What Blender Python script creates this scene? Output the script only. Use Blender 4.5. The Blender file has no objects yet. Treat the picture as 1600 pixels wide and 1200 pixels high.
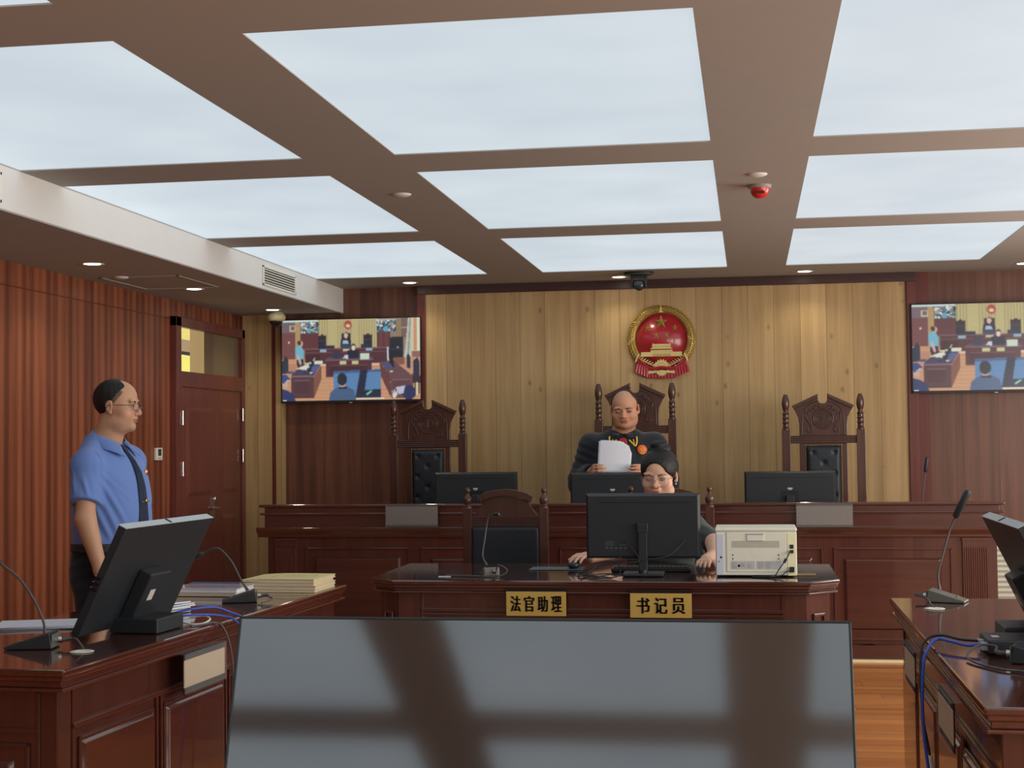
import bpy, bmesh, math, random
import numpy as np
from mathutils import Vector, Matrix, Euler, noise
random.seed(7); np.random.seed(7)
SC = bpy.context.scene
COL = SC.collection
PI = math.pi
# ------------------------------------------------------------------ camera
F_PX = 2300.0
CAM_H = 1.40
RIGHT = Vector((0.9871730599255237, 0.1592441911924128, -0.011429668794539813))
UP = Vector((0.01729280882171568, -0.035481566056008426, 0.9992207049662597))
FWD = Vector((-0.15871455043673274, 0.9866014119398409, 0.03778022548871856))
cam_d = bpy.data.cameras.new('camera'); cam = bpy.data.objects.new('camera', cam_d); COL.objects.link(cam)
cam_d.sensor_width = 36; cam_d.lens = F_PX*36/1600; cam_d.clip_start = 0.05; cam_d.clip_end = 100
Mx = Matrix((RIGHT, UP, -FWD)).transposed().to_4x4(); Mx.translation = (0, 0, CAM_H)
cam.matrix_world = Mx
SC.camera = cam
# ------------------------------------------------------------------ world, exposure
w = bpy.data.worlds.new('world'); SC.world = w; w.use_nodes = True
w.node_tree.nodes['Background'].inputs[0].default_value = (0.80, 0.88, 1.0, 1)
w.node_tree.nodes['Background'].inputs[1].default_value = 0.6
SC.view_settings.view_transform = 'Standard'; SC.view_settings.look = 'None'
SC.view_settings.exposure = 0.0; SC.view_settings.gamma = 1.0; SC.view_settings.use_curve_mapping = False
# ------------------------------------------------------------------ light (daylight through the windows of the right wall)
def area(name, loc, rot, sx, sy, power, col):
    d = bpy.data.lights.new(name, 'AREA'); d.shape = 'RECTANGLE'; d.size = sx; d.size_y = sy; d.energy = power; d.color = col
    o = bpy.data.objects.new(name, d); COL.objects.link(o); o.location = loc; o.rotation_euler = rot; o['kind'] = 'structure'; return o
XR = 3.6                                                   # right wall
WIN = [(-2.6, -0.4), (0.6, 2.8), (3.8, 6.0), (7.0, 9.2)]    # the four windows along it
for (a, b) in WIN:
    area('window_daylight', (XR-0.02, (a+b)/2, 1.60), (0, math.radians(90), 0), 1.5, b-a, 84, (1.0, 0.95, 0.87))

# ------------------------------------------------------------------ helpers
def at(px, py, Y):
    d = RIGHT*((px-800)/F_PX) + UP*((600-py)/F_PX) + FWD
    return Vector((0, 0, CAM_H)) + d*(Y/d.y)
def atz(px, py, Z):
    d = RIGHT*((px-800)/F_PX) + UP*((600-py)/F_PX) + FWD
    return Vector((0, 0, CAM_H)) + d*((Z-CAM_H)/d.z)
def lin(r, g, b):
    f = lambda c: (c/255/12.92) if c/255 <= .04045 else ((c/255+.055)/1.055)**2.4
    return (f(r), f(g), f(b), 1)
MATS = {}
def mat(name, col, rough=.5, spec=.5, metal=0, coat=0, emis=None, estr=0, bump=0, bscale=60, alpha=1, sheen=0, trans=0, ior=1.45, var=0, vscale=8):
    if name in MATS: return MATS[name]
    m = bpy.data.materials.new(name); m.use_nodes = True; nt = m.node_tree; b = nt.nodes['Principled BSDF']
    b.inputs['Base Color'].default_value = col; b.inputs['Roughness'].default_value = rough
    b.inputs['Specular IOR Level'].default_value = spec; b.inputs['Metallic'].default_value = metal
    b.inputs['Coat Weight'].default_value = coat; b.inputs['Coat Roughness'].default_value = .08
    b.inputs['Alpha'].default_value = alpha; b.inputs['Sheen Weight'].default_value = sheen
    b.inputs['Transmission Weight'].default_value = trans; b.inputs['IOR'].default_value = ior
    if emis: b.inputs['Emission Color'].default_value = emis; b.inputs['Emission Strength'].default_value = estr
    tc = nt.nodes.new('ShaderNodeTexCoord')
    n = nt.nodes.new('ShaderNodeTexNoise'); n.inputs['Scale'].default_value = vscale; nt.links.new(tc.outputs['Object'], n.inputs['Vector'])
    if var:
        mx = nt.nodes.new('ShaderNodeMix'); mx.data_type = 'RGBA'
        mx.inputs[6].default_value = tuple(c*(1-var) for c in col[:3])+(1,); mx.inputs[7].default_value = tuple(min(1, c*(1+var)) for c in col[:3])+(1,)
        nt.links.new(n.outputs['Fac'], mx.inputs[0]); nt.links.new(mx.outputs[2], b.inputs['Base Color'])
    if bump:
        n2 = nt.nodes.new('ShaderNodeTexNoise'); n2.inputs['Scale'].default_value = bscale; nt.links.new(tc.outputs['Object'], n2.inputs['Vector'])
        bp = nt.nodes.new('ShaderNodeBump'); bp.inputs['Strength'].default_value = bump; bp.inputs['Distance'].default_value = .01
        nt.links.new(n2.outputs['Fac'], bp.inputs['Height']); nt.links.new(bp.outputs['Normal'], b.inputs['Normal'])
    MATS[name] = m; return m

def wood(name, c0, c1, grain='z', scale=1.0, rough=.35, coat=0.0, plank=0, plank_axis='x', gap=.004, stripe=None, knots=0, tone=.12, spec=.5, length=0):
    """procedural timber: stretched noise grain, optional planks with dark joints and tone shifts, optional ribbon stripes, knots"""
    if name in MATS: return MATS[name]
    m = bpy.data.materials.new(name); m.use_nodes = True; nt = m.node_tree; N = nt.nodes; L = nt.links; b = N['Principled BSDF']
    tc = N.new('ShaderNodeTexCoord'); sep = N.new('ShaderNodeSeparateXYZ'); L.new(tc.outputs['Object'], sep.inputs[0])
    def mth(op, a, bb=None, c=None):
        n = N.new('ShaderNodeMath'); n.operation = op
        for i, v in enumerate((a, bb, c)):
            if v is None: continue
            if isinstance(v, (int, float)): n.inputs[i].default_value = v
            else: L.new(v, n.inputs[i])
        return n.outputs[0]
    ax = {'x': 0, 'y': 1, 'z': 2}
    sc = [34*scale]*3; sc[ax[grain]] = 1.3*scale
    mp = N.new('ShaderNodeMapping'); L.new(tc.outputs['Object'], mp.inputs['Vector']); mp.inputs['Scale'].default_value = sc
    vec = mp.outputs[0]
    gapf = None; wn = None
    if plank:
        cell = mth('FLOOR', mth('DIVIDE', sep.outputs[ax[plank_axis]], plank))
        fr = mth('FRACT', mth('DIVIDE', sep.outputs[ax[plank_axis]], plank))
        g1 = mth('LESS_THAN', fr, gap/plank)
        cv = cell
        if length:
            sh = mth('ADD', mth('DIVIDE', sep.outputs[ax[grain]], length), mth('MULTIPLY', mth('FRACT', mth('MULTIPLY', mth('SINE', mth('MULTIPLY', cell, 12.98)), 437.5)), 1.0))
            c2 = mth('FLOOR', sh); f2 = mth('FRACT', sh)
            g1 = mth('MAXIMUM', g1, mth('LESS_THAN', f2, gap/length)); cv = mth('ADD', cell, mth('MULTIPLY', c2, 7.31))
        wnn = N.new('ShaderNodeTexWhiteNoise'); wnn.noise_dimensions = '1D'; L.new(cv, wnn.inputs['W']); wn = wnn.outputs['Value']; gapf = g1
        off = N.new('ShaderNodeCombineXYZ'); L.new(mth('MULTIPLY', wn, 50.0), off.inputs[0]); L.new(mth('MULTIPLY', wn, 31.0), off.inputs[1]); L.new(mth('MULTIPLY', wn, 17.0), off.inputs[2])
        va = N.new('ShaderNodeVectorMath'); va.operation = 'ADD'; L.new(mp.outputs[0], va.inputs[0]); L.new(off.outputs[0], va.inputs[1]); vec = va.outputs[0]
    n1 = N.new('ShaderNodeTexNoise'); n1.inputs['Scale'].default_value = 1.0; n1.inputs['Detail'].default_value = 6; n1.inputs['Roughness'].default_value = .62; n1.inputs['Distortion'].default_value = .5
    L.new(vec, n1.inputs['Vector'])
    mp2 = N.new('ShaderNodeMapping'); L.new(vec, mp2.inputs['Vector']); mp2.inputs['Scale'].default_value = (.17,)*3
    n2 = N.new('ShaderNodeTexNoise'); n2.inputs['Scale'].default_value = 1.0; n2.inputs['Detail'].default_value = 3; L.new(mp2.outputs[0], n2.inputs['Vector'])
    fac = mth('ADD', mth('MULTIPLY', n1.outputs['Fac'], .55), mth('MULTIPLY', n2.outputs['Fac'], .45))
    if stripe:
        per, amt = stripe
        s = mth('SINE', mth('MULTIPLY', mth('ADD', sep.outputs[ax[plank_axis]], mth('MULTIPLY', n2.outputs['Fac'], .02)), 2*PI/per))
        s2 = mth('SINE', mth('MULTIPLY', sep.outputs[ax[plank_axis]], 2*PI/(per*2.7)))
        fac = mth('ADD', fac, mth('MULTIPLY', mth('ADD', s, mth('MULTIPLY', s2, .7)), amt))
    rp = N.new('ShaderNodeValToRGB'); L.new(fac, rp.inputs[0]); rp.color_ramp.elements[0].position = .30; rp.color_ramp.elements[1].position = .70
    rp.color_ramp.elements[0].color = c0; rp.color_ramp.elements[1].color = c1
    col = rp.outputs[0]
    def mul(c, f):   # colour times scalar
        v = N.new('ShaderNodeVectorMath'); v.operation = 'SCALE'; L.new(c, v.inputs[0])
        if isinstance(f, (int, float)): v.inputs['Scale'].default_value = f
        else: L.new(f, v.inputs['Scale'])
        return v.outputs[0]
    if wn is not None: col = mul(col, mth('ADD', mth('MULTIPLY', wn, 2*tone), 1-tone))
    if knots:
        sck = [7.0]*3; sck[ax[grain]] = 4.2
        mk = N.new('ShaderNodeMapping'); L.new(tc.outputs['Object'], mk.inputs['Vector']); mk.inputs['Scale'].default_value = sck
        vo = N.new('ShaderNodeTexVoronoi'); vo.inputs['Scale'].default_value = 1.0; L.new(mk.outputs[0], vo.inputs['Vector'])
        kf = mth('MULTIPLY', mth('SMOOTH_MIN', mth('MAXIMUM', mth('SUBTRACT', .13, vo.outputs['Distance']), 0), .1, .01), knots*8)
        col = mul(col, mth('SUBTRACT', 1.0, mth('MINIMUM', kf, .5)))
    if gapf is not None: col = mul(col, mth('SUBTRACT', 1.0, mth('MULTIPLY', gapf, .5)))
    L.new(col, b.inputs['Base Color'])
    b.inputs['Roughness'].default_value = rough; b.inputs['Coat Weight'].default_value = coat; b.inputs['Coat Roughness'].default_value = .06
    b.inputs['Specular IOR Level'].default_value = spec
    bp = N.new('ShaderNodeBump'); bp.inputs['Strength'].default_value = .12; bp.inputs['Distance'].default_value = .003
    L.new(n1.outputs['Fac'], bp.inputs['Height']); L.new(bp.outputs['Normal'], b.inputs['Normal'])
    MATS[name] = m; return m

def attr_mat(name, rough=.5, spec=.5, emit=0, sheen=0, bump=0, bscale=300, sss=0):
    m = bpy.data.materials.new(name); m.use_nodes = True; nt = m.node_tree; b = nt.nodes['Principled BSDF']
    a = nt.nodes.new('ShaderNodeAttribute'); a.attribute_name = 'Col'
    if emit:
        b.inputs['Base Color'].default_value = (.01, .01, .012, 1); nt.links.new(a.outputs['Color'], b.inputs['Emission Color']); b.inputs['Emission Strength'].default_value = emit
    else: nt.links.new(a.outputs['Color'], b.inputs['Base Color'])
    b.inputs['Roughness'].default_value = rough; b.inputs['Specular IOR Level'].default_value = spec; b.inputs['Sheen Weight'].default_value = sheen
    if sss:
        b.inputs['Subsurface Weight'].default_value = sss; b.inputs['Subsurface Radius'].default_value = (1, .35, .2); b.inputs['Subsurface Scale'].default_value = .006
    if bump:
        tc = nt.nodes.new('ShaderNodeTexCoord'); n2 = nt.nodes.new('ShaderNodeTexNoise'); n2.inputs['Scale'].default_value = bscale
        nt.links.new(tc.outputs['Object'], n2.inputs['Vector']); bp = nt.nodes.new('ShaderNodeBump'); bp.inputs['Strength'].default_value = bump; bp.inputs['Distance'].default_value = .004
        nt.links.new(n2.outputs['Fac'], bp.inputs['Height']); nt.links.new(bp.outputs['Normal'], b.inputs['Normal'])
    return m

class MB:
    """collects shapes; build() links them as ONE mesh object"""
    def __init__(s): s.v = []; s.f = []; s.sm = []
    def add(s, vs, fs, smooth=False):
        o = len(s.v); s.v += [tuple(v) for v in vs]; s.f += [tuple(i+o for i in f) for f in fs]; s.sm += [smooth]*len(fs); return s
    def box(s, x0, x1, y0, y1, z0, z1, M=None):
        vs = [Vector((x, y, z)) for z in (z0, z1) for y in (y0, y1) for x in (x0, x1)]
        if M is not None: vs = [M @ v for v in vs]
        return s.add(vs, [(0, 2, 3, 1), (4, 5, 7, 6), (0, 1, 5, 4), (2, 6, 7, 3), (0, 4, 6, 2), (1, 3, 7, 5)])
    def frustum(s, F, u0, u1, v0, v1, n0, n1, ins):
        """raised field on a face frame F=(O,U,V,N): rectangle at n0, inset by ins at n1"""
        O, U, V, N = F
        a = [O+U*u+V*v+N*n0 for u, v in ((u0, v0), (u1, v0), (u1, v1), (u0, v1))]
        b = [O+U*u+V*v+N*n1 for u, v in ((u0+ins, v0+ins), (u1-ins, v0+ins), (u1-ins, v1-ins), (u0+ins, v1-ins))]
        return s.add(a+b, [(3, 2, 1, 0), (4, 5, 6, 7), (0, 1, 5, 4), (1, 2, 6, 5), (2, 3, 7, 6), (3, 0, 4, 7)])
    def prism(s, poly, z0, z1, M=None, smooth=False):
        n = len(poly); vs = [Vector((x, y, z0)) for x, y in poly]+[Vector((x, y, z1)) for x, y in poly]
        if M is not None: vs = [M @ v for v in vs]
        return s.add(vs, [tuple(range(n))[::-1], tuple(range(n, 2*n))]+[(i, (i+1) % n, n+(i+1) % n, n+i) for i in range(n)], smooth)
    def lathe(s, prof, seg=20, M=None, smooth=True, ang=2*PI):
        vs = []; n = len(prof)
        for k in range(seg):
            a = 2*PI*k/seg; vs += [Vector((r*math.cos(a), r*math.sin(a), z)) for r, z in prof]
        if M is not None: vs = [M @ v for v in vs]
        fs = []
        for k in range(seg):
            k2 = (k+1) % seg
            fs += [(k*n+i, k2*n+i, k2*n+i+1, k*n+i+1) for i in range(n-1)]
        s.add(vs, fs, smooth)
        if prof[0][0] > 1e-6: s.add([vs[k*n] for k in range(seg)][::-1], [tuple(range(seg))])
        if prof[-1][0] > 1e-6: s.add([vs[k*n+n-1] for k in range(seg)], [tuple(range(seg))])
        return s
    def tube(s, pts, r, seg=8, closed=False, smooth=True):
        pts = [Vector(p) for p in pts]; n = len(pts); rs = r if isinstance(r, (list, tuple)) else [r]*n
        vs = []; prev = None
        for i, p in enumerate(pts):
            if closed: t = pts[(i+1) % n]-pts[i-1]
            else: t = pts[min(i+1, n-1)]-pts[max(i-1, 0)]
            t.normalize()
            if prev is None:
                a = Vector((0, 0, 1)) if abs(t.z) < .9 else Vector((1, 0, 0)); x = t.cross(a).normalized()
            else: x = (prev-t*prev.dot(t)).normalized()
            prev = x; y = t.cross(x)
            vs += [p+(x*math.cos(2*PI*k/seg)+y*math.sin(2*PI*k/seg))*rs[i] for k in range(seg)]
        fs = []
        for i in range(n if closed else n-1):
            j = (i+1) % n
            fs += [(i*seg+k, i*seg+(k+1) % seg, j*seg+(k+1) % seg, j*seg+k) for k in range(seg)]
        s.add(vs, fs, smooth)
        if not closed: s.add(vs[:seg][::-1], [tuple(range(seg))]); s.add(vs[-seg:], [tuple(range(seg))])
        return s
    def ball(s, c, r, seg=14, M=None):
        rx, ry, rz = r if isinstance(r, (tuple, list)) else (r, r, r)
        prof = [(math.sin(PI*i/10), -math.cos(PI*i/10)) for i in range(11)]
        T = Matrix.Translation(c) @ Matrix.Diagonal((rx, ry, rz, 1))
        if M is not None: T = M @ T
        return s.lathe([(max(p, 0), z) for p, z in prof], seg, T)
    def build(s, name, m, parent=None, bevel=0, seg=2, kind=None, loc=None):
        me = bpy.data.meshes.new(name); me.from_pydata(s.v, [], s.f); me.update()
        me.polygons.foreach_set('use_smooth', s.sm)
        bm = bmesh.new(); bm.from_mesh(me); bmesh.ops.recalc_face_normals(bm, faces=bm.faces); bm.to_mesh(me); bm.free()
        me.materials.append(m)
        o = bpy.data.objects.new(name, me); COL.objects.link(o)
        if parent: o.parent = parent
        if bevel:
            bv = o.modifiers.new('bevel', 'BEVEL'); bv.width = bevel; bv.segments = seg; bv.limit_method = 'ANGLE'; bv.angle_limit = math.radians(35); bv.harden_normals = False
        if kind: o['kind'] = kind
        if loc: o.location = loc
        return o
def catmull(pts, n=8, closed=False):
    P = [Vector(p) for p in pts]; out = []; m = len(P)
    rng = range(m) if closed else range(m-1)
    for i in rng:
        p0 = P[(i-1) % m] if closed or i > 0 else P[i]; p1 = P[i]; p2 = P[(i+1) % m]; p3 = P[(i+2) % m] if closed or i+2 < m else p2
        for k in range(n):
            t = k/n; out.append(.5*((2*p1)+(-p0+p2)*t+(2*p0-5*p1+4*p2-p3)*t*t+(-p0+3*p1-3*p2+p3)*t**3))
    if not closed: out.append(P[-1])
    return out
def empty(name, loc, rz=0):
    o = bpy.data.objects.new(name, None); COL.objects.link(o); o.location = loc; o.rotation_euler = (0, 0, rz); o.empty_display_size = .05; return o
def tag(o, label, cat, group=None, kind=None):
    o['label'] = label; o['category'] = cat
    if group: o['group'] = group
    if kind: o['kind'] = kind
    return o
def copy_tree(o, parent=None):
    c = o.copy(); COL.objects.link(c)
    if parent: c.parent = parent
    for ch in list(o.children): copy_tree(ch, c)
    return c
def recolour(o, m):
    o.data = o.data.copy(); o.data.materials[0] = m
FR = lambda O, U, V, N: (Vector(O), Vector(U), Vector(V), Vector(N))
FM = lambda F: Matrix((F[1], F[2], F[3])).transposed().to_4x4()
def fmat(F):
    m = Matrix((F[1], F[2], F[3])).transposed().to_4x4(); m.translation = F[0]; return m
def framed(F, u0, u1, v0, v1, name, m, parent, fr=.035, raise_=.014):
    """one raised-and-fielded timber panel on face frame F"""
    b = MB(); M = fmat(F)
    for a, c, d, e in ((u0, u1, v1-.012, v1), (u0, u1, v0, v0+.012), (u0, u0+.012, v0, v1), (u1-.012, u1, v0, v1)): b.box(a, c, d, e, 0, .010, M)
    if u1-u0 > .12 and v1-v0 > .12: b.frustum(F, u0+fr, u1-fr, v0+fr, v1-fr, 0, raise_, .016)
    return b.build(name, m, parent, bevel=.0035)
# ------------------------------------------------------------------ materials
M_lightwood = wood('light_timber_panelling', lin(166, 134, 92), lin(208, 178, 130), 'z', .7, rough=.42, plank=.192, plank_axis='x', knots=.5, tone=.08, spec=.3)
M_darkwood = wood('dark_timber_panelling', lin(92, 60, 50), lin(134, 90, 72), 'z', 1.0, rough=.34, plank=.30, plank_axis='x', stripe=(.105, .05), tone=.07, spec=.4)
M_leftwood = wood('red_brown_striped_panelling', lin(102, 54, 38), lin(158, 92, 64), 'z', 1.0, rough=.35, plank=.50, plank_axis='y', stripe=(.096, .12), tone=.05, spec=.4)
M_trim = wood('dark_trim', lin(62, 44, 46), lin(84, 60, 58), 'x', 1.0, rough=.35, spec=.4)
M_redtrim = wood('red_brown_trim', lin(92, 40, 38), lin(120, 60, 52), 'z', 1.0, rough=.32, spec=.4)
M_door = wood('door_timber', lin(100, 52, 46), lin(130, 72, 60), 'z', .8, rough=.3, spec=.5)
M_desk = wood('mahogany', lin(64, 34, 29), lin(94, 52, 44), 'x', .7, rough=.22, coat=.8, spec=.5)
M_desky = wood('mahogany_lengthwise', lin(70, 33, 26), lin(104, 50, 38), 'y', .7, rough=.22, coat=.8, spec=.5)
M_deskz = wood('mahogany_upright', lin(66, 34, 29), lin(98, 52, 42), 'z', .7, rough=.24, coat=.6, spec=.5)
M_top = wood('polished_desktop', lin(62, 30, 24), lin(88, 46, 36), 'x', .7, rough=.10, coat=.8, spec=.6)
M_floor = wood('floorboards', lin(160, 88, 40), lin(224, 152, 82), 'x', .55, rough=.26, coat=.25, plank=.125, plank_axis='y', tone=.10, gap=.003, length=.9)
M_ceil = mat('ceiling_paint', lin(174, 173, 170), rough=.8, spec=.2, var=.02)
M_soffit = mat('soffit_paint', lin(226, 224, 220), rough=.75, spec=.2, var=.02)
M_white = mat('white_wall_paint', lin(225, 222, 212), rough=.8)
M_chairwood = wood('dark_chair_timber', lin(62, 36, 30), lin(92, 56, 46), 'z', 1.2, rough=.28, coat=.2)
M_black = mat('black_plastic', lin(42, 46, 50), rough=.42, spec=.45, bump=.04, bscale=400)
M_leather = mat('black_leather', lin(38, 44, 50), rough=.38, spec=.5, bump=.25, bscale=160)
M_chrome = mat('chrome', lin(210, 210, 205), rough=.15, metal=1)
M_brass = mat('brass', lin(214, 176, 96), rough=.3, metal=1)
M_whitepl = mat('white_plastic', lin(232, 232, 218), rough=.45, var=.02)
M_paper = mat('white_paper', lin(226, 228, 236), rough=.85, spec=.1, var=.02)
M_glass = mat('clear_glass', (.95, .97, .97, 1), rough=.03, trans=1.0, spec=.5)

CE = 2.60; WB = 11.20; XL = -3.98; YB = -4.6
SX = -3.14; SZ = 2.412
def structure(mb, name, m, bevel=0): return mb.build(name, m, None, bevel, kind='structure')
structure(MB().box(XL-.1, XR+.1, YB-.1, WB+.1, -.12, 0), 'floor', M_floor)
# ceiling: flat bands that frame the luminous panels
PX = [(-3.138, -1.852), (-1.45, -.136), (.272, 1.585)]
PY = [(8.63, 10.47), (6.395, 8.235), (4.10, 5.99), (1.85, 3.72), (-.42, 1.46), (-2.68, -.79)]
cb = MB()
xs = [XL-.1, PX[0][0], PX[0][1], PX[1][0], PX[1][1], PX[2][0], PX[2][1], XR+.1]
for i in (0, 2, 4, 6): cb.box(xs[i], xs[i+1], YB-.1, WB+.1, CE, CE+.10)
ys = [YB-.1]+[v for p in sorted(PY) for v in p]+[WB+.1]
for i in range(0, len(ys), 2):
    for p in PX: cb.box(p[0], p[1], ys[i], ys[i+1], CE, CE+.10)
cb.box(XL-.1, XR+.1, YB-.1, WB+.1, CE+.10, CE+.16)
structure(cb, 'ceiling', M_ceil)
# luminous stretched-film panels
mp = bpy.data.materials.new('luminous_film'); mp.use_nodes = True; nt = mp.node_tree; bs = nt.nodes['Principled BSDF']
bs.inputs['Base Color'].default_value = (.12, .12, .12, 1); bs.inputs['Roughness'].default_value = .5
tc = nt.nodes.new('ShaderNodeTexCoord'); no = nt.nodes.new('ShaderNodeTexNoise'); no.inputs['Scale'].default_value = 1.4; nt.links.new(tc.outputs['Object'], no.inputs['Vector'])
rp = nt.nodes.new('ShaderNodeValToRGB'); nt.links.new(no.outputs['Fac'], rp.inputs[0]); rp.color_ramp.elements[0].position = .3; rp.color_ramp.elements[1].position = .7
rp.color_ramp.elements[0].color = (.54, .63, .70, 1); rp.color_ramp.elements[1].color = (.62, .71, .77, 1)
nt.links.new(rp.outputs[0], bs.inputs['Emission Color']); bs.inputs['Emission Strength'].default_value = 1.0
colname = ['left', 'middle', 'right']; rowname = ['in the row nearest the judge', 'in the second row from the judge', 'in the third row from the judge', 'in the row over the camera', 'behind the camera', 'at the back of the room']
for j, (y0, y1) in enumerate(PY):
    for i, (x0, x1) in enumerate(PX):
        o = MB().box(x0, x1, y0, y1, CE+.005, CE+.030).build('ceiling_light', mp)
        tag(o, 'large square luminous white ceiling panel, %s one %s' % (colname[i], rowname[j]), 'ceiling light', 'luminous ceiling panels')
# left soffit (air duct boxing)
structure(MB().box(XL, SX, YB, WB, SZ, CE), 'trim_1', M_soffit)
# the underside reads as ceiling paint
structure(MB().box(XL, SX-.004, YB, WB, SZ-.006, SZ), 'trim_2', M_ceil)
# walls
structure(MB().box(XL-.1, XL, YB, WB, 0, CE), 'wall_left', M_leftwood)
structure(MB().box(XL-.1, XR+.1, WB, WB+.1, 0, CE), 'wall_back', M_darkwood)
structure(MB().box(XL-.1, XR+.1, YB-.1, YB, 0, CE), 'wall_rear', M_white)
wr = MB(); yy = YB
for (a, b) in WIN:
    wr.box(XR, XR+.12, yy, a, 0, CE); wr.box(XR, XR+.12, a, b, 0, .80); wr.box(XR, XR+.12, a, b, 2.35, CE); yy = b
wr.box(XR, XR+.12, yy, WB, 0, CE)
structure(wr, 'wall_right', M_white)
for k, (a, b) in enumerate(WIN):
    f = MB()
    for (y0, y1, z0, z1) in ((a, b, .80, .86), (a, b, 2.29, 2.35), (a, a+.06, .8, 2.35), (b-.06, b, .8, 2.35), ((a+b)/2-.03, (a+b)/2+.03, .8, 2.35)): f.box(XR+.03, XR+.08, y0, y1, z0, z1)
    fo = structure(f, 'window_%d' % (k+1), M_whitepl)
    MB().box(XR+.052, XR+.058, a+.06, b-.06, .86, 2.29).build('pane', M_glass, fo)
# light timber feature wall behind the judge, with its dark trim
structure(MB().box(-2.465, 1.157, WB-.055, WB, 0, 2.532), 'wall_feature', M_lightwood)
structure(MB().box(-2.53, 1.225, WB-.075, WB, 2.532, CE), 'trim_3', M_trim, .004)
structure(MB().box(1.157, 1.225, WB-.075, WB, 0, 2.532).box(1.225, 1.32, WB-.03, WB, 0, CE), 'trim_4', M_redtrim, .003)
structure(MB().box(-2.53, -2.465, WB-.075, WB, 0, 2.532), 'trim_5', M_redtrim, .003)
# light column in the left corner with its red-brown inset
structure(MB().box(XL, -3.725, WB-.02, WB, 0, SZ).box(-3.69, -3.615, WB-.02, WB, 0, SZ), 'trim_6', M_lightwood)
structure(MB().box(-3.725, -3.69, WB-.012, WB, 0, SZ), 'trim_7', M_redtrim)
structure(MB().box(XL, XL+.02, WB-.018-.02, WB-.02, 0, SZ), 'trim_8', M_redtrim)
structure(MB().box(XL, -3.24, WB-.04, WB-.02, 0, .10).box(1.54, XR, WB-.02, WB, 0, .1), 'baseboard_back', M_redtrim)
structure(MB().box(XL, XL+.015, YB, 9.74, 0, .10), 'baseboard_left', M_redtrim)
# upper band on the left wall above the door
structure(MB().box(XL, XL+.006, YB, WB-.04, 2.27, 2.275), 'trim_9', M_redtrim)
# ---- door with transom on the left wall
D0, D1, DT = 9.78, 11.12, 2.24
jamb = MB()
jamb.box(XL, XL+.05, D0-.04, D0+.05, 0, DT+.05).box(XL, XL+.05, D1-.03, D1+.03, 0, DT+.05).box(XL, XL+.05, D0-.04, D1+.03, DT-.02, DT+.05)
jamb.box(XL, XL+.045, D0, D1, 1.80, 1.91)
dj = structure(jamb, 'door_1', M_door, .004)
def leaf(y0, y1):
    b = MB().box(XL+.004, XL+.034, y0, y1, .01, 1.80)
    F = FR((XL+.034, 0, 0), (0, 1, 0), (0, 0, 1), (1, 0, 0))
    wdt = y1-y0
    b.frustum(F, y0+wdt*.16, y1-wdt*.16, 1.02, 1.66, 0, .012, .03); b.frustum(F, y0+wdt*.16, y1-wdt*.16, .16, .86, 0, .012, .03)
    return b.build('door_leaf', M_door, dj, .002)
leaf(9.84, 10.56); leaf(10.566, 11.08)
for (y, z) in ((9.842, 1.58), (9.842, 1.22), (11.083, 1.62), (11.083, 1.30), (9.842, .3)):
    MB().tube([(XL+.052, y, z-.05), (XL+.052, y, z+.05)], .007).build('hinge', M_chrome, dj)
hd = MB().box(XL+.034, XL+.042, 10.44, 10.49, .84, 1.00); hd.ball((XL+.05, 10.465, .985), .016); hd.lathe([(.012, 0), (.012, .05)], 12, Matrix.Translation((XL+.04, 10.465, .92)) @ Matrix.Rotation(PI/2, 4, 'Y'))
hd.tube([(XL+.085, 10.47, .92), (XL+.088, 10.42, .918), (XL+.085, 10.35, .915)], .009)
hd.build('door_handle', M_chrome, dj)
# transom glass looking into the lit corridor beyond
M_tglass = mat('transom_glass', lin(120, 104, 84), rough=.04, spec=.8)
MB().box(XL+.008, XL+.014, 10.36, D1-.03, 1.91, DT-.02).build('dark_pane', M_tglass, dj)
cor = bpy.data.materials.new('lit_corridor_glass'); cor.use_nodes = True; nt = cor.node_tree; bs = nt.nodes['Principled BSDF']
MB_c = MB()
def glowmat(name, c, s):
    return mat(name, (.05, .05, .05, 1), rough=.1, emis=c, estr=s)
MB().box(XL+.008, XL+.012, 9.835, 10.08, 1.905, 2.03).build('lit_pane', glowmat('lit_corridor', lin(240, 232, 118), 1.0), dj)
MB().box(XL+.008, XL+.012, 9.835, 10.08, 2.03, 2.055).build('pane_bar', mat('grey_bar', lin(95, 98, 104), rough=.4), dj)
MB().box(XL+.008, XL+.012, 9.835, 10.08, 2.055, 2.14).build('lit_pane', glowmat('corridor_wall', lin(176, 150, 112), .85), dj)
MB().box(XL+.008, XL+.012, 9.835, 10.08, 2.14, DT-.02).build('lit_pane', glowmat('corridor_lamp', lin(232, 214, 120), 1.0), dj)
MB().box(XL+.008, XL+.012, 10.08, 10.36, 1.905, DT-.02).build('lit_pane', glowmat('corridor_far_wall', lin(178, 150, 98), .80), dj)
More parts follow.
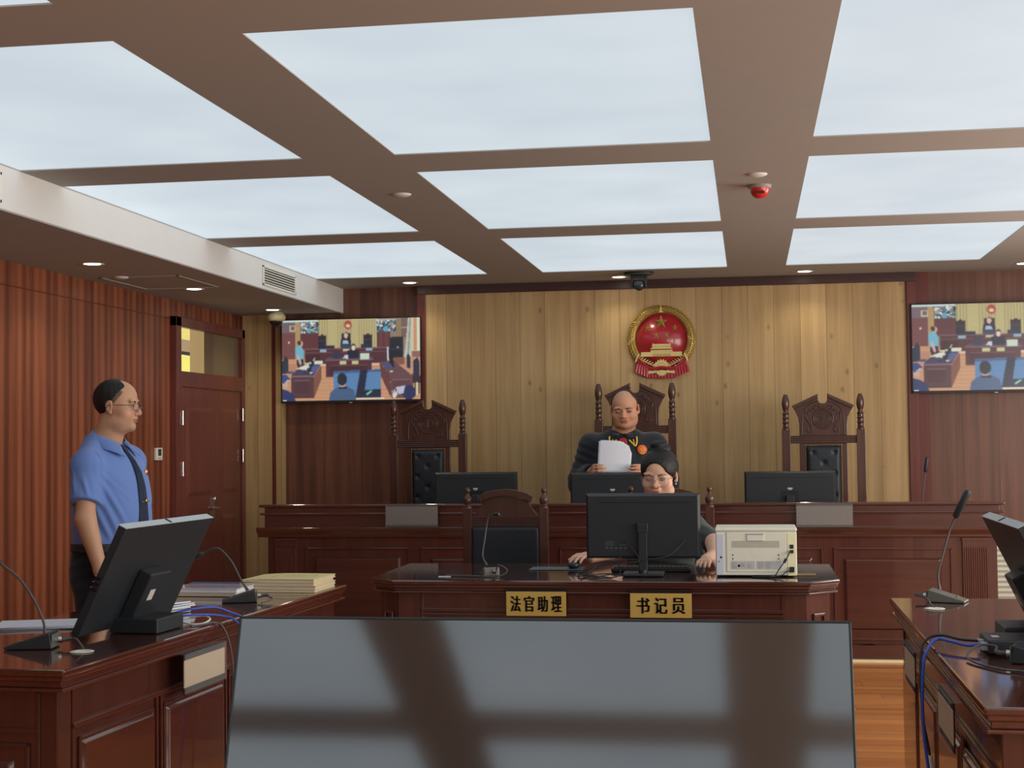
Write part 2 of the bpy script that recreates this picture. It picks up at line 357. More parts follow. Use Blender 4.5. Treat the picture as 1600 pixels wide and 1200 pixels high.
# ---- downlights
M_glow = mat('downlight_glow', (.9, .9, .8, 1), emis=(1.0, .97, .80, 1), estr=9.0)
def downlight(x, y, z, where, p=9):
    e = empty('ceiling_downlight', (x, y, z)); tag(e, 'small round recessed downlight, lit, '+where, 'downlight', 'recessed downlights')
    MB().lathe([(.047, -.001), (.062, -.004), (.066, 0), (.047, .0)], 24).build('rim', M_whitepl, e)
    MB().lathe([(0, -.004), (.030, -.0035), (.047, -.0015)], 24).build('lamp', M_glow, e)
    d = bpy.data.lights.new('downlight_beam', 'SPOT'); d.energy = p; d.color = (1, .90, .62); d.spot_size = math.radians(125); d.spot_blend = .7; d.shadow_soft_size = .04
    o = bpy.data.objects.new('downlight_beam', d); COL.objects.link(o); o.parent = e; o.location = (0, 0, -.012)
for x, y, z, s in ((-3.60, 7.70, SZ-.006, 'in the left soffit nearest the camera'), (-3.56, 9.12, SZ-.006, 'in the left soffit above the thermostat'), (-3.56, 10.72, SZ-.006, 'in the left soffit just above the dome camera'),
                   (-2.53, 10.88, CE, 'in the ceiling above the left screen'), (-.94, 10.90, CE, 'in the ceiling beside the ceiling camera'), (.415, 10.88, CE, 'in the ceiling above the right high-backed chair'),
                   (1.93, 10.78, CE, 'in the ceiling at the far right above the right screen')):
    downlight(x, y, z, s, 6 if z > 2.5 else 9)
# small sprinkler rose and blank discs
for x, y, z, s in ((-1.65, 6.95, CE, 'on the beam between left and middle panels'), (-3.72, 8.35, SZ-.006, 'under the left soffit beside the second downlight'), (.055, 6.78, CE, 'just in front of the red detector')):
    o = MB().lathe([(0, -.012), (.03, -.011), (.045, -.004), (.046, 0)], 20).build('sprinkler_cover', M_soffit, None, loc=(x, y, z)); tag(o, 'small flat round sprinkler cover '+s, 'sprinkler cover')
# access hatch in the soffit
o = MB(); Y0, Y1, X0, X1 = 8.35, 9.05, -3.86, -3.36
for a, b, c, d in ((X0, X1, Y0, Y0+.012), (X0, X1, Y1-.012, Y1), (X0, X0+.012, Y0, Y1), (X1-.012, X1, Y0, Y1)): o.box(a, b, c, d, SZ-.010, SZ-.006)
o = o.build('access_hatch', M_ceil); tag(o, 'flush square access hatch under the left soffit between two downlights', 'hatch')
# fire detector (red)
e = empty('fire_detector', (.068, 7.09, CE)); tag(e, 'red dome fire detector on the ceiling beam between middle and right panels', 'fire detector')
M_red = mat('red_plastic', lin(205, 48, 40), rough=.3, coat=.3)
MB().lathe([(.055, 0), (.055, -.012), (.048, -.016)], 24).build('base', mat('grey_plastic', lin(160, 150, 140), rough=.5), e)
MB().lathe([(0, -.062), (.02, -.060), (.037, -.048), (.045, -.030), (.048, -.012), (.048, -.010)], 24).build('dome', M_red, e)
MB().box(-.02, .02, -.05, -.040, -.045, -.035).build('marking', mat('dark_marking', lin(90, 30, 40)), e)
# vents in the soffit face
def vent(y0, y1, where):
    e = empty('air_vent', (SX, (y0+y1)/2, 2.50)); tag(e, 'white rectangular louvred air vent in the soffit face '+where, 'air vent', 'louvred air vents')
    h = (y1-y0)/2; f = MB()
    for a, b, c, d in ((-h, h, -.066, -.052), (-h, h, .052, .066), (-h, -h+.016, -.066, .066), (h-.016, h, -.066, .066)): f.box(0, .010, a, b, c, d)
    f.build('frame', M_whitepl, e, .002)
    MB().box(.0005, .002, -h, h, -.06, .06).build('backing', mat('vent_dark', lin(70, 60, 55), rough=.9), e)
    s = MB()
    for k in range(6):
        z = -.042+k*.0168; s.box(.002, .010, -h+.014, h-.014, z-.0028, z+.0028, Matrix.Rotation(0, 4, 'Y'))
    s.build('louvre', M_whitepl, e)
vent(9.25, 9.95, 'above the door'); vent(5.20, 5.82, 'at the left edge of the picture')
# thermostat
e = empty('thermostat', (XL, 9.51, 1.33)); tag(e, 'small white thermostat with a dark display on the striped left wall', 'thermostat')
MB().box(0, .018, -.052, .052, -.042, .042).build('housing', M_whitepl, e, .003)
MB().box(.018, .0195, -.025, .028, -.012, .034).build('display', mat('display_dark', lin(70, 72, 66), rough=.2), e)
MB().box(.018, .0195, -.025, .028, -.031, -.027).build('button_line', mat('thermo_dark', lin(80, 80, 80)), e)
# ------------------------------------------------------------------ judge's bench
BY = 9.45
e = empty('judge_bench', (-.85, BY+.35, 0)); tag(e, 'long dark mahogany judges bench with raised panels and fluted pilasters along the back', 'bench')
def bch(mb, name, m=None, bevel=.003, par=None):
    o = mb.build(name, m or M_desk, par or e, bevel); return o
inv = Matrix.Translation((.85, -(BY+.35), 0))
def W(o, root=None):
    """geometry given in room coordinates: move it into its root's frame"""
    r = root or o.parent
    while r.parent: r = r.parent
    o.data.transform(r.matrix_basis.inverted() if False else (Matrix.Translation(r.location) @ r.rotation_euler.to_matrix().to_4x4()).inverted()); return o
x0, x1 = -3.205, 1.515
W(bch(MB().box(-3.24, 1.545, BY-.005, BY+.15, .965, .985), 'top_ledge', bevel=.006))
W(bch(MB().box(-3.235, 1.54, BY-.005, BY+.05, .915, .930), 'moulding', bevel=.005))
W(bch(MB().box(x0, x1, BY+.012, BY+.13, .80, .965), 'upper_fascia'))
mb = MB(); M0 = Matrix.Identity(4)
prof = [(-.035, .835), (-.035, .815), (-.02, .800), (-.005, .785), (-.005, .768), (.12, .768), (.12, .835)]
mb.prism([(p[0], p[1]) for p in prof], -3.25, 1.555, Matrix(((0, 0, 1, 0), (1, 0, 0, BY), (0, 1, 0, 0), (0, 0, 0, 1))))
W(bch(mb, 'cornice', bevel=.004))
W(bch(MB().box(-3.185, 1.495, BY+.02, BY+.10, .10, .768).box(-3.185, -3.12, BY+.10, BY+.38, .02, .74).box(1.43, 1.495, BY+.10, BY+.38, .02, .74), 'body', M_deskz))
W(bch(MB().box(-3.20, 1.51, BY-.01, BY+.10, 0, .095), 'plinth'))
W(bch(MB().box(-3.185, 1.495, BY+.10, BY+.39, .74, .765), 'desktop', M_top))
F = FR((0, BY+.02, 0), (1, 0, 0), (0, 0, 1), (0, -1, 0))
for a, b in ((-2.925, -2.215), (-2.14, -1.295), (-1.225, -.475), (-.405, .44), (.505, 1.225)):
    W(framed(F, a, b, .125, .700, 'panel', M_desk, e, fr=.062, raise_=.016))
for cx in (-3.055, 1.365):
    b = MB().box(cx-.078, cx+.078, BY+.002, BY+.02, .10, .762)
    b.box(cx-.083, cx+.083, BY-.008, BY+.02, .745, .762).box(cx-.080, cx+.080, BY-.004, BY+.02, .707, .714)
    for k in range(11): b.tube([(cx-.065+k*.013, BY+.002, .14), (cx-.065+k*.013, BY+.002, .70)], .0045, 6)
    W(bch(b, 'pilaster', M_deskz, .001))
structure(MB().box(-3.28, 1.58, BY-.06, BY-.02, 0, .012), 'trim_10', mat('pale_brass_strip', lin(250, 232, 186), rough=.35, spec=.5))

# blank acrylic nameplate holders on the bench front
M_acr = mat('plate_reflection', lin(104, 98, 94), rough=.35, coat=.3, var=.05, vscale=25)  # grey reflection in the clear acrylic, put into the plate colour
M_acrdark = mat('plate_dark', lin(34, 26, 26), rough=.5, spec=.3)
M_beige = mat('beige_reflection', lin(188, 168, 142), rough=.6, var=.06, vscale=40)  # beige reflection in the acrylic, likewise put into the colour
def plate(loc, wdt, hgt, rz, label, dark=.014, mrefl=None):
    t = empty('nameplate_holder', loc, rz); tag(t, label, 'nameplate', 'blank nameplate holders')
    MB().box(-wdt/2, wdt/2, -.006, -.003, dark, hgt-dark).build('reflection_face', mrefl or M_acr, t)  # opaque sheet coloured as the reflection seen in the acrylic
    MB().box(-wdt/2, wdt/2, -.004, 0, 0, hgt).build('backing', M_acrdark, t)
    MB().box(-wdt/2-.003, wdt/2+.003, -.012, -.010, 0, hgt).box(-wdt/2-.003, wdt/2+.003, -.012, .02, hgt, hgt+.002).build('acrylic_sleeve', mat('acrylic', (.96, .98, .98, 1), rough=.05, alpha=.06, spec=.5), t)
    return t
plate((-2.187, BY-.036, .838), .345, .146, 0, 'blank grey nameplate holder on the judges bench below the left high-backed chair')
plate((.453, BY-.036, .832), .342, .146, 0, 'blank grey nameplate holder on the judges bench to the right, above the printer')

# ------------------------------------------------------------------ tables
def table(name, label, outline, rz, loc, M1, panels, y_body, grommets=()):
    pass
# clerk's desk
cx0, cx1, cy0, cy1 = -1.765, .386, 6.60, 7.53; cch = .135
e = empty('clerk_desk', (-.69, 7.05, 0)); tag(e, 'dark mahogany clerks desk with chamfered corners carrying two gold nameplates', 'desk')
def octa(g): 
    return [(cx0+cch+g*.4, cy0+g), (cx1-cch-g*.4, cy0+g), (cx1-g, cy0+cch+g*.4), (cx1-g, cy1-g), (cx0+g, cy1-g), (cx0+g, cy0+cch+g*.4)]
W(bch(MB().prism(octa(0), .742, .762), 'desktop', M_top, .006))
W(bch(MB().prism(octa(.008), .728, .742).prism(octa(.02), .712, .728).prism(octa(.010), .704, .712), 'edge_moulding', M_desk, .003))
ob = octa(.045); ib = octa(.075); shell = MB()
for i_ in (0, 1, 2, 4, 5):
    j_ = (i_+1) % 6; 
    if i_ == 3: continue
    shell.prism([ob[i_], ob[j_], ib[j_], ib[i_]], .09, .706)
W(bch(shell, 'body', M_deskz))
ob = octa(.030); ib = octa(.075); shell = MB()
for i_ in (0, 1, 2, 4, 5): shell.prism([ob[i_], ob[(i_+1) % 6], ib[(i_+1) % 6], ib[i_]], 0, .09)
W(bch(shell, 'plinth'))
F = FR((0, cy0+.045, 0), (1, 0, 0), (0, 0, 1), (0, -1, 0))
b = MB(); M = fmat(F)
b.box(-1.50, .135, .618, .634, 0, .012, M).box(-1.50, .135, .60, .61, 0, .008, M).box(-1.505, -1.49, .12, .700, 0, .006, M).box(.125, .14, .12, .70, 0, .006, M)
W(bch(b, 'frieze_moulding', bevel=.002))
for a, c in ((-1.45, -.98), (-.93, -.43), (-.38, .085)): W(framed(F, a, c, .14, .575, 'panel', M_desk, e, fr=.05))
for sx, p0, p1 in ((1, (cx1-cch-.018, cy0+.045), (cx1-.045, cy0+cch+.018)), (-1, (cx0+.045, cy0+cch+.018), (cx0+cch+.018, cy0+.045))):
    U = Vector((p1[0]-p0[0], p1[1]-p0[1], 0)); Lw = U.length; U.normalize(); Fc = FR((p0[0], p0[1], 0), U, (0, 0, 1), (U.y, -U.x, 0))
    W(framed(Fc, Lw*.25, Lw*.75, .13, .615, 'corner_panel', M_desk, e, fr=.02, raise_=.006))

# side tables
def side_table(name, label, ox, oy, rz, wdt, lng, side):
    """origin at the inner near corner on the floor; +y runs away from the camera; body extends to -x (side=-1) or +x (side=1)"""
    t = empty(name, (ox, oy, 0), rz); tag(t, label, 'table')
    X0, X1 = (-wdt, 0) if side < 0 else (0, wdt)
    MB().box(X0, X1, 0, lng, .742, .762).build('tabletop', M_topy, t, .006)
    MB().box(X0+.008, X1-.008, .008, lng-.008, .728, .742).box(X0+.018, X1-.018, .018, lng-.018, .708, .728).box(X0+.006, X1-.006, .006, lng-.006, .698, .708).build('edge_moulding', M_desky, t, .003)
    MB().box(X0+.045, X1-.045, .045, lng-.045, .09, .70).build('body', M_deskz, t, .004)
    MB().box(X0+.030, X1-.030, .030, lng-.030, 0, .09).build('plinth', M_desky, t, .003)
    xin = X1-.045 if side < 0 else X0+.045
    Fi = FR((xin, 0, 0), (0, 1, 0), (0, 0, 1), (1, 0, 0)) if side < 0 else FR((xin, lng, 0), (0, -1, 0), (0, 0, 1), (-1, 0, 0))
    m = fmat(Fi); b = MB(); n = 4; a0, a1 = .12, lng-.12; st = (a1-a0)/n
    b.box(a0, a1, .575, .590, 0, .012, m).box(a0, a0+.008, .10, .69, 0, .006, m)
    for k in range(1, n): b.box(a0+k*st-.022, a0+k*st-.010, .10, .575, 0, .010, m).box(a0+k*st+.010, a0+k*st+.022, .10, .575, 0, .010, m)
    b.build('frieze_moulding', M_desky, t, .002)
    for k in range(n):
        framed(Fi, a0+k*st+.035, a0+(k+1)*st-.035, .125, .545, 'panel', M_desky, t, fr=.006, raise_=.016)
    Fn = FR((0, .045, 0), (1, 0, 0), (0, 0, 1), (0, -1, 0)); m = fmat(Fn)
    b = MB().box(X0+.10, X1-.10, .575, .587, 0, .010, m).box(X1-.112, X1-.10, .1, .69, 0, .006, m).box(X0+.10, X0+.112, .1, .69, 0, .006, m)
    b.build('end_moulding', M_desk, t, .002)
    framed(Fn, X0+.13, X1-.13, .14, .545, 'end_panel', M_desk, t, fr=.05)
    return t
M_topy = wood('polished_tabletop', lin(64, 30, 24), lin(96, 48, 36), 'y', .7, rough=.10, coat=.8, spec=.6)
LT = side_table('prosecution_table', 'long mahogany table at left holding papers, a monitor and two microphones', -1.925, 3.935, math.radians(-3.3), .72, 2.46, -1)
RT = side_table('defence_table', 'long mahogany table at right with a blue cable hanging over its edge', .530, 3.60, 0, .72, 2.37, 1)
# blank holders on the inner faces of the side tables
def lt(x, y, z=.762): return LT.matrix_basis @ Vector((x, y, z))
LT_M = Matrix.Translation(LT.location) @ LT.rotation_euler.to_matrix().to_4x4()
def lt(x, y, z=.762): return LT_M @ Vector((x, y, z))
def hplate(p, wdt, hgt, rz, label):
    t = plate(p, wdt, hgt, rz, label, .02, M_beige); return t
p = lt(.016, .90, .570); hplate(p, .33, .13, math.radians(90-3.3), 'blank beige nameplate holder on the inner face of the left table')
hplate(Vector((.512, 5.02, .575)), .30, .13, math.radians(-90), 'clear nameplate holder seen edge on at the right table, farther from the camera')
hplate(Vector((.512, 4.12, .575)), .30, .13, math.radians(-90), 'clear nameplate holder seen edge on at the right table, nearer the camera')

# ------------------------------------------------------------------ gold nameplates with writing
M_gold = mat('gold_plate', lin(204, 174, 92), rough=.45, metal=.1, var=.06, vscale=120)
M_ink = mat('black_ink', lin(30, 26, 24), rough=.6)
def text_mesh(txt, size, depth, fat=0, name='lettering'):
    c = bpy.data.curves.new('txt', 'FONT'); c.body = txt; c.size = size; c.extrude = depth; c.align_x = 'CENTER'; c.align_y = 'CENTER'; c.offset = fat; c.space_character = 1.0
    o = bpy.data.objects.new('txt', c); COL.objects.link(o); dg = bpy.context.evaluated_depsgraph_get(); dg.update()
    me = bpy.data.meshes.new_from_object(o.evaluated_get(dg)); bpy.data.objects.remove(o); me.name = name; return me
def sign(txt, x0, x1, z0, z1, label, gap):
    t = empty('gold_nameplate', ((x0+x1)/2, cy0+.002, z0)); tag(t, label, 'nameplate', 'gold nameplates on the clerks desk')
    h = z1-z0; w_ = x1-x0
    MB().box(-w_/2, w_/2, -.006, 0, 0, h).build('plate', M_gold, t, .001)
    MB().box(-w_/2-.002, w_/2+.002, -.001, .006, h, h+.016).build('holder_top', M_acrdark, t)
    vs = []; fs = []; n = len(txt); s = .0755
    for i, ch in enumerate(txt):
        me = text_mesh(ch, s, .0006, .0)
        co = np.array([v.co for v in me.vertices]); cxm = (co[:, 0].min()+co[:, 0].max())/2; czm = (co[:, 1].min()+co[:, 1].max())/2
        hh = co[:, 1].max()-co[:, 1].min(); ww = co[:, 0].max()-co[:, 0].min()
        for dx in (-.0028, 0.0, .0028):        # heavy uprights, thin cross strokes, like the song face on the plates
            o = len(vs)
            for q in co: vs.append(((q[0]-cxm)*(gap*.70/ww)+dx+(i-(n-1)/2)*gap, -.0075-q[2], (q[1]-czm)*(.070/hh)+h/2))
            fs += [tuple(k+o for k in p.vertices) for p in me.polygons]
    b = MB(); b.add(vs, fs); b.build('lettering', M_ink, t)
sign('法官助理', -1.099, -.827, .605, .714, 'gold plate lettered with four characters, the left one on the clerks desk', .062)
sign('书记员', -.539, -.266, .601, .709, 'gold plate lettered with three characters, the right one on the clerks desk', .078)

# ------------------------------------------------------------------ high-backed chairs
def high_chair(flower):
    r = empty('high_backed_chair', (0, 0, 0))
    crest = MB()
    L = [(-.030, 1.652), (-.032, 1.700), (-.215, 1.615), (-.190, 1.575), (-.172, 1.535), (-.165, 1.48), (-.165, 1.405)]
    poly = [(-x, z) for x, z in L[::-1]]; poly = L[::-1][:0]+[(x, z) for x, z in L]; 
    full = L+[(-x, z) for x, z in L[::-1]]
    notch = [(.030*math.cos(a), 1.652+.022*-math.sin(a)) for a in np.linspace(.25, PI-.25, 7)]
    full = full+notch
    Mz = Matrix(((1, 0, 0, 0), (0, 0, 1, 0), (0, 1, 0, 0), (0, 0, 0, 1)))
    crest.prism(full, -.012, .018, Mz)
    for s in (-1, 1):       # roof moulding of the pediment
        crest.prism([(s*.032, 1.700), (s*.215, 1.615), (s*.200, 1.594), (s*.034, 1.672)], -.030, .0, Mz)
    crest.build('crest', M_chairwood, r, .003)
    c = MB()
    def ring(cx, cz, rad, t, n=28): c.tube([(cx+rad*math.cos(2*PI*k/n), -.014, cz+rad*math.sin(2*PI*k/n)) for k in range(n)], t, 6, closed=True)
    ring(0, 1.525, .068, .0055); ring(0, 1.525, .054, .004); ring(0, 1.525, .040, .003)
    if flower:
        for k in range(5):
            a = PI/2+2*PI*k/5; ring(.017*math.cos(a), 1.525+.017*math.sin(a), .012, .003, 12)
        ring(0, 1.525, .007, .004, 10)
    else:
        c.tube([(0, -.014, 1.495), (0, -.014, 1.555)], .004, 6)
        for s in (-1, 1):
            c.tube(catmull([(0, -.014, 1.545), (s*.020, -.014, 1.548), (s*.030, -.014, 1.535), (s*.020, -.014, 1.525)], 5), .0032, 6)
            c.tube(catmull([(0, -.014, 1.497), (s*.018, -.014, 1.500), (s*.030, -.014, 1.515)], 5), .0032, 6)
        c.tube([(-.02, -.014, 1.560), (0, -.014, 1.566), (.02, -.014, 1.560)], .0032, 6)
    for s in (-1, 1):
        P = [(s*.105, -.014, 1.455), (s*.108, -.014, 1.438), (s*.092, -.014, 1.430), (s*.078, -.014, 1.440), (s*.078, -.014, 1.458), (s*.094, -.014, 1.490), (s*.116, -.014, 1.525), (s*.122, -.014, 1.552), (s*.112, -.014, 1.568), (s*.098, -.014, 1.560), (s*.102, -.014, 1.548)]
        c.tube(catmull(P, 6), .0052, 6)
        c.tube(catmull([(s*.094, -.014, 1.578), (s*.088, -.014, 1.590), (s*.076, -.014, 1.584), (s*.080, -.014, 1.572)], 6), .0048, 6)
        c.tube(catmull([(s*.022, -.014, 1.600), (s*.040, -.014, 1.616), (s*.060, -.014, 1.612), (s*.068, -.014, 1.596), (s*.054, -.014, 1.590), (s*.046, -.014, 1.600)], 6), .0052, 6)
        c.tube(catmull([(s*.032, -.014, 1.648), (s*.085, -.014, 1.628), (s*.125, -.014, 1.590), (s*.142, -.014, 1.530), (s*.146, -.014, 1.47), (s*.146, -.014, 1.41)], 6), .0038, 6)
    c.box(-.022, .022, -.020, -.010, 1.602, 1.612).box(-.026, .026, -.020, -.010, 1.618, 1.630)
    c.build('carving', M_chairwood, r)
    rail = MB().box(-.24, .24, -.010, .020, 1.350, 1.405)
    for k in range(4): rail.tube([(-.24, -.011, 1.357+k*.0145), (.24, -.011, 1.357+k*.0145)], .0042, 6)
    rail.build('back_rail', M_chairwood, r, .001)
    MB().box(-.165, .165, -.004, .020, .50, 1.352).build('back_board', M_chairwood, r, .003)
    for s in (-1, 1):
        p = MB().box(s*.258-.029, s*.258+.029, -.028, .028, 0, 1.445)
        p.lathe([(.026, 1.445), (.027, 1.452), (.020, 1.458), (.020, 1.463), (.027, 1.466), (.020, 1.470), (.021, 1.492), (.028, 1.497), (.021, 1.502), (.021, 1.524), (.028, 1.529), (.021, 1.534), (.021, 1.556), (.026, 1.561), (.018, 1.570), (.016, 1.580), (.022, 1.595), (.027, 1.625), (.026, 1.650), (.020, 1.675), (.014, 1.690), (.014, 1.696), (0, 1.698)], 14, Matrix.Translation((s*.258, 0, 0)))
        p.build('post', M_chairwood, r, .002)
        MB().box(s*.258-.026, s*.258+.026, -.50, -.448, 0, .66).build('front_leg', M_chairwood, r, .003)
        MB().box(s*.258-.030, s*.258+.030, -.52, .0, .66, .69).build('armrest', M_chairwood, r, .006)
    MB().box(-.245, .245, -.49, .0, .38, .44).build('seat_frame', M_chairwood, r, .004)
    MB().box(-.235, .235, -.485, -.02, .44, .50).build('seat_cushion', M_leather, r, .02, 4)
    # tufted leather pad
    nx, nz = 26, 66; btn = [(-.075, 1.285), (.075, 1.285), (0, 1.21), (-.075, 1.135), (.075, 1.135), (0, 1.06), (-.075, .985), (.075, .985), (0, .91), (-.075, .835), (.075, .835), (0, .76)]
    vs = []; fs = []
    for j in range(nz+1):
        for i in range(nx+1):
            x = -.122+.244*i/nx; z = .62+.715*j/nz
            ed = min(1, min(i, nx-i, j, nz-j)/3.0); d = .030*math.sin(ed*PI/2)
            for bx, bz in btn:
                q = math.hypot(x-bx, z-bz); d -= .016*math.exp(-(q/.013)**2)
            cr = min(abs(((x/.075)+(z-1.21)/.075+1) % 2-1), abs(((x/.075)-(z-1.21)/.075+1) % 2-1)); d -= .0018*math.exp(-(cr/.10)**2)*ed
            vs.append((x, -.004-max(d, 0), z))
    for j in range(nz):
        for i in range(nx): a = j*(nx+1)+i; fs.append((a, a+1, a+nx+2, a+nx+1))
    pad = MB().add(vs, fs, True).build('backrest_pad', M_leather, r)
    st = MB(); per = []
    for k in range(60): per.append((-.124, 1.335-.715*k/59)); per.append((.124, 1.335-.715*k/59))
    for k in range(20): per.append((-.124+.248*k/19, 1.337))
    for x, z in per: st.ball((x, -.008, z), (.0042, .004, .0042), 6)
    st.build('stud_trim', M_brass, pad)
    bt = MB()
    for bx, bz in btn: bt.ball((bx, -.014, bz), (.008, .006, .008), 8)
    bt.build('buttons', M_leather, pad)
    return r
hc = high_chair(False); hc.location = (-2.334, 10.6, 0)
tag(hc, 'carved high-backed black leather chair, the left one behind the bench, near the left screen', 'chair', 'high-backed judges chairs')
hm = copy_tree(hc); hm.location = (-.822, 10.77, 0); hm.scale = (1.04, 1, 1.062)
tag(hm, 'tallest dark carved high-backed chair, the middle one directly behind the standing judge', 'chair', 'high-backed judges chairs')
hr = high_chair(True); hr.location = (.513, 10.6, 0)
tag(hr, 'carved high-backed black leather chair, the right one behind the bench, with flower rosette', 'chair', 'high-backed judges chairs')

# ------------------------------------------------------------------ clerk chairs
def clerk_chair():
    r = empty('clerk_chair', (0, 0, 0)); Mz = Matrix(((1, 0, 0, 0), (0, 0, 1, 0), (0, 1, 0, 0), (0, 0, 0, 1)))
    arc = [(-.150, 1.085)]+[(-.150+.300*k/12, 1.085+.030*math.sin(PI*k/12)+.010) for k in range(1, 12)]+[(.150, 1.085)]
    top = [(x*.98, z-.036-(.0 if abs(x) < .14 else -.01)) for x, z in arc[::-1]]
    body = [(-.185, .972), (-.170, .99), (-.14, 1.03), (-.125, 1.06)]+[(-.125+.25*k/10, 1.06+.024*math.sin(PI*k/10)) for k in range(1, 10)]+[(.125, 1.06), (.14, 1.03), (.170, .99), (.185, .972)]
    cb_ = MB().prism(body, -.006, .018, Mz)
    n = len(arc); a0 = [Vector((x, -.024, z)) for x, z in arc]; 
    band = arc+[(x*.90, z-.034) for x, z in arc[::-1]]
    # split the curved band into convex quads
    cb_.prism(arc+[(x*.92, z-.036) for x, z in arc[::-1]], -.026, .020, Mz)
    cb_.build('crest', M_chairwood, r, .002)
    rail = MB().box(-.20, .20, -.012, .018, .918, .975)
    for k in range(5): rail.tube([(-.20, -.013, .925+k*.011), (.20, -.013, .925+k*.011)], .0035, 6)
    rail.build('back_rail', M_chairwood, r)
    MB().box(-.192, .192, -.030, .010, .52, .918).build('backrest_pad', M_leather, r, .022, 4)
    MB().box(-.20, .20, -.008, .018, .48, .52).build('lower_rail', M_chairwood, r, .002)
    for s in (-1, 1):
        p = MB().box(s*.215-.024, s*.215+.024, -.024, .024, 0, 1.022)
        p.lathe([(.024, 1.022), (.024, 1.028), (.016, 1.031), (.023, 1.034), (.017, 1.038), (.022, 1.050), (.025, 1.066), (.022, 1.078), (.014, 1.090), (.009, 1.098), (.009, 1.104), (.014, 1.110), (.015, 1.120), (.011, 1.130), (.007, 1.134), (0, 1.135)], 14, Matrix.Translation((s*.215, 0, 0)))
        p.build('post', M_chairwood, r, .002)
        MB().box(s*.215-.022, s*.215+.022, -.47, -.426, 0, .64).build('front_leg', M_chairwood, r, .003)
        MB().box(s*.215-.026, s*.215+.026, -.49, .0, .64, .668).build('armrest', M_chairwood, r, .006)
    MB().box(-.20, .20, -.46, .0, .38, .43).build('seat_frame', M_chairwood, r, .004)
    MB().box(-.195, .195, -.455, -.02, .43, .48).build('seat_cushion', M_leather, r, .018, 4)
    return r
ka = clerk_chair(); ka.location = (-1.347, 8.10, 0); tag(ka, 'empty dark wooden chair with arched crest and black pad behind the clerks desk', 'chair', 'clerks chairs')
kb = copy_tree(ka); kb.location = (-.437, 8.14, 0); tag(kb, 'dark wooden chair on which the woman in glasses sits', 'chair', 'clerks chairs')
# ------------------------------------------------------------------ monitors seen from behind
M_bezel = mat('monitor_edge', lin(96, 100, 104), rough=.3, spec=.6)
M_screen_off = mat('dark_glass_screen', lin(12, 14, 16), rough=.06, spec=.6)
def monitor(loc, wdt, hgt, ztop, label, grp, tilt=0, rz=0, stand='mid', logo=True, name='monitor', ports=True):
    """thin desktop monitor on a column stand; local -y is its rear (towards the camera)"""
    r = empty(name, loc, rz); tag(r, label, 'monitor', grp); zt = ztop-loc[2]
    T = Matrix.Translation((0, 0, zt-hgt/2)) @ Matrix.Rotation(tilt, 4, 'X')
    MB().box(-wdt/2, wdt/2, -.006, .012, -hgt/2, hgt/2, T).build('panel_casing', M_black, r, .003)
    MB().box(-wdt/2, wdt/2, .006, .0125, hgt/2-.0015, hgt/2+.0012, T).build('bezel', M_bezel, r)
    MB().box(-wdt/2+.008, wdt/2-.008, .012, .0135, -hgt/2+.012, hgt/2-.008, T).build('screen', M_screen_off, r)
    h = MB(); F = FR(T @ Vector((0, -.006, 0)), T.to_3x3() @ Vector((1, 0, 0)), T.to_3x3() @ Vector((0, 0, 1)), T.to_3x3() @ Vector((0, -1, 0)))
    h.frustum(F, -wdt/2+.001, wdt/2-.001, -hgt/2+.001, hgt/2-.001, 0, .020, .010); rear = h.build('rear_housing', M_black, r, .002)
    MB().box(-wdt/2+.06, wdt/2-.045, hgt/2-.042, hgt/2-.040, .0195, .0203, fmat(F)).build('seam', M_screen_off, rear)
    if ports:
        pt = MB(); m = fmat(F)
        for k in range(5): pt.box(-wdt/2+.09+k*.022, -wdt/2+.102+k*.022, -hgt/2+.046, -hgt/2+.052, .020, .0206, m)
        for k in range(3): pt.box(-wdt/2+.16+k*.014, -wdt/2+.166+k*.014, -hgt/2+.060, -hgt/2+.066, .020, .0206, m)
        for k in range(6): pt.box(-wdt/2+.09, -wdt/2+.13, -hgt/2+.060+k*.004, -hgt/2+.0614+k*.004, .020, .0206, m)
        pt.build('port_labels', mat('faint_print', lin(86, 90, 92), rough=.6), rear)
    if logo:
        m = fmat(F); g = MB().box(-.016, .016, hgt/2-.115, hgt/2-.106, .020, .021, m).box(-.010, .010, hgt/2-.121, hgt/2-.117, .020, .021, m); g.build('badge', mat('badge_silver', lin(190, 200, 198), rough=.3), rear)
        MB().box(-.055, .055, hgt/2-.205, hgt/2-.125, .020, .0225, m).build('mount_cover', mat('black_plastic_dark', lin(24, 25, 28), rough=.5), rear)
    st = MB().box(-.021, .021, -.050, -.030, .012, zt-hgt*.52); st.box(-.026, .026, -.052, -.020, zt-hgt*.60, zt-hgt*.45)
    st.lathe([(.021, 0), (.021, .02)], 16, Matrix.Translation((0, -.04, .010))); st.build('stand_column', M_black, r, .004)
    MB().box(-.095, .095, -.07, .075, 0, .014).build('stand_base', M_black, r, .005)
    return r
M_T = .7635
monitor((-.4955, 6.87, M_T), .530, .300, 1.143, 'large black monitor seen from behind on the clerks desk, in front of the seated woman', None, logo=False)
monitor((-1.843, 9.87, .7665), .570, .335, 1.181, 'black monitor seen from behind on the bench, before the left high-backed chair', 'monitors on the judges bench')
monitor((-.893, 9.68, .7665), .560, .335, 1.176, 'black monitor seen from behind on the bench, in front of the standing judge', 'monitors on the judges bench')
monitor((.256, 9.86, .7665), .590, .345, 1.171, 'black monitor seen from behind on the bench, before the right high-backed chair', 'monitors on the judges bench')

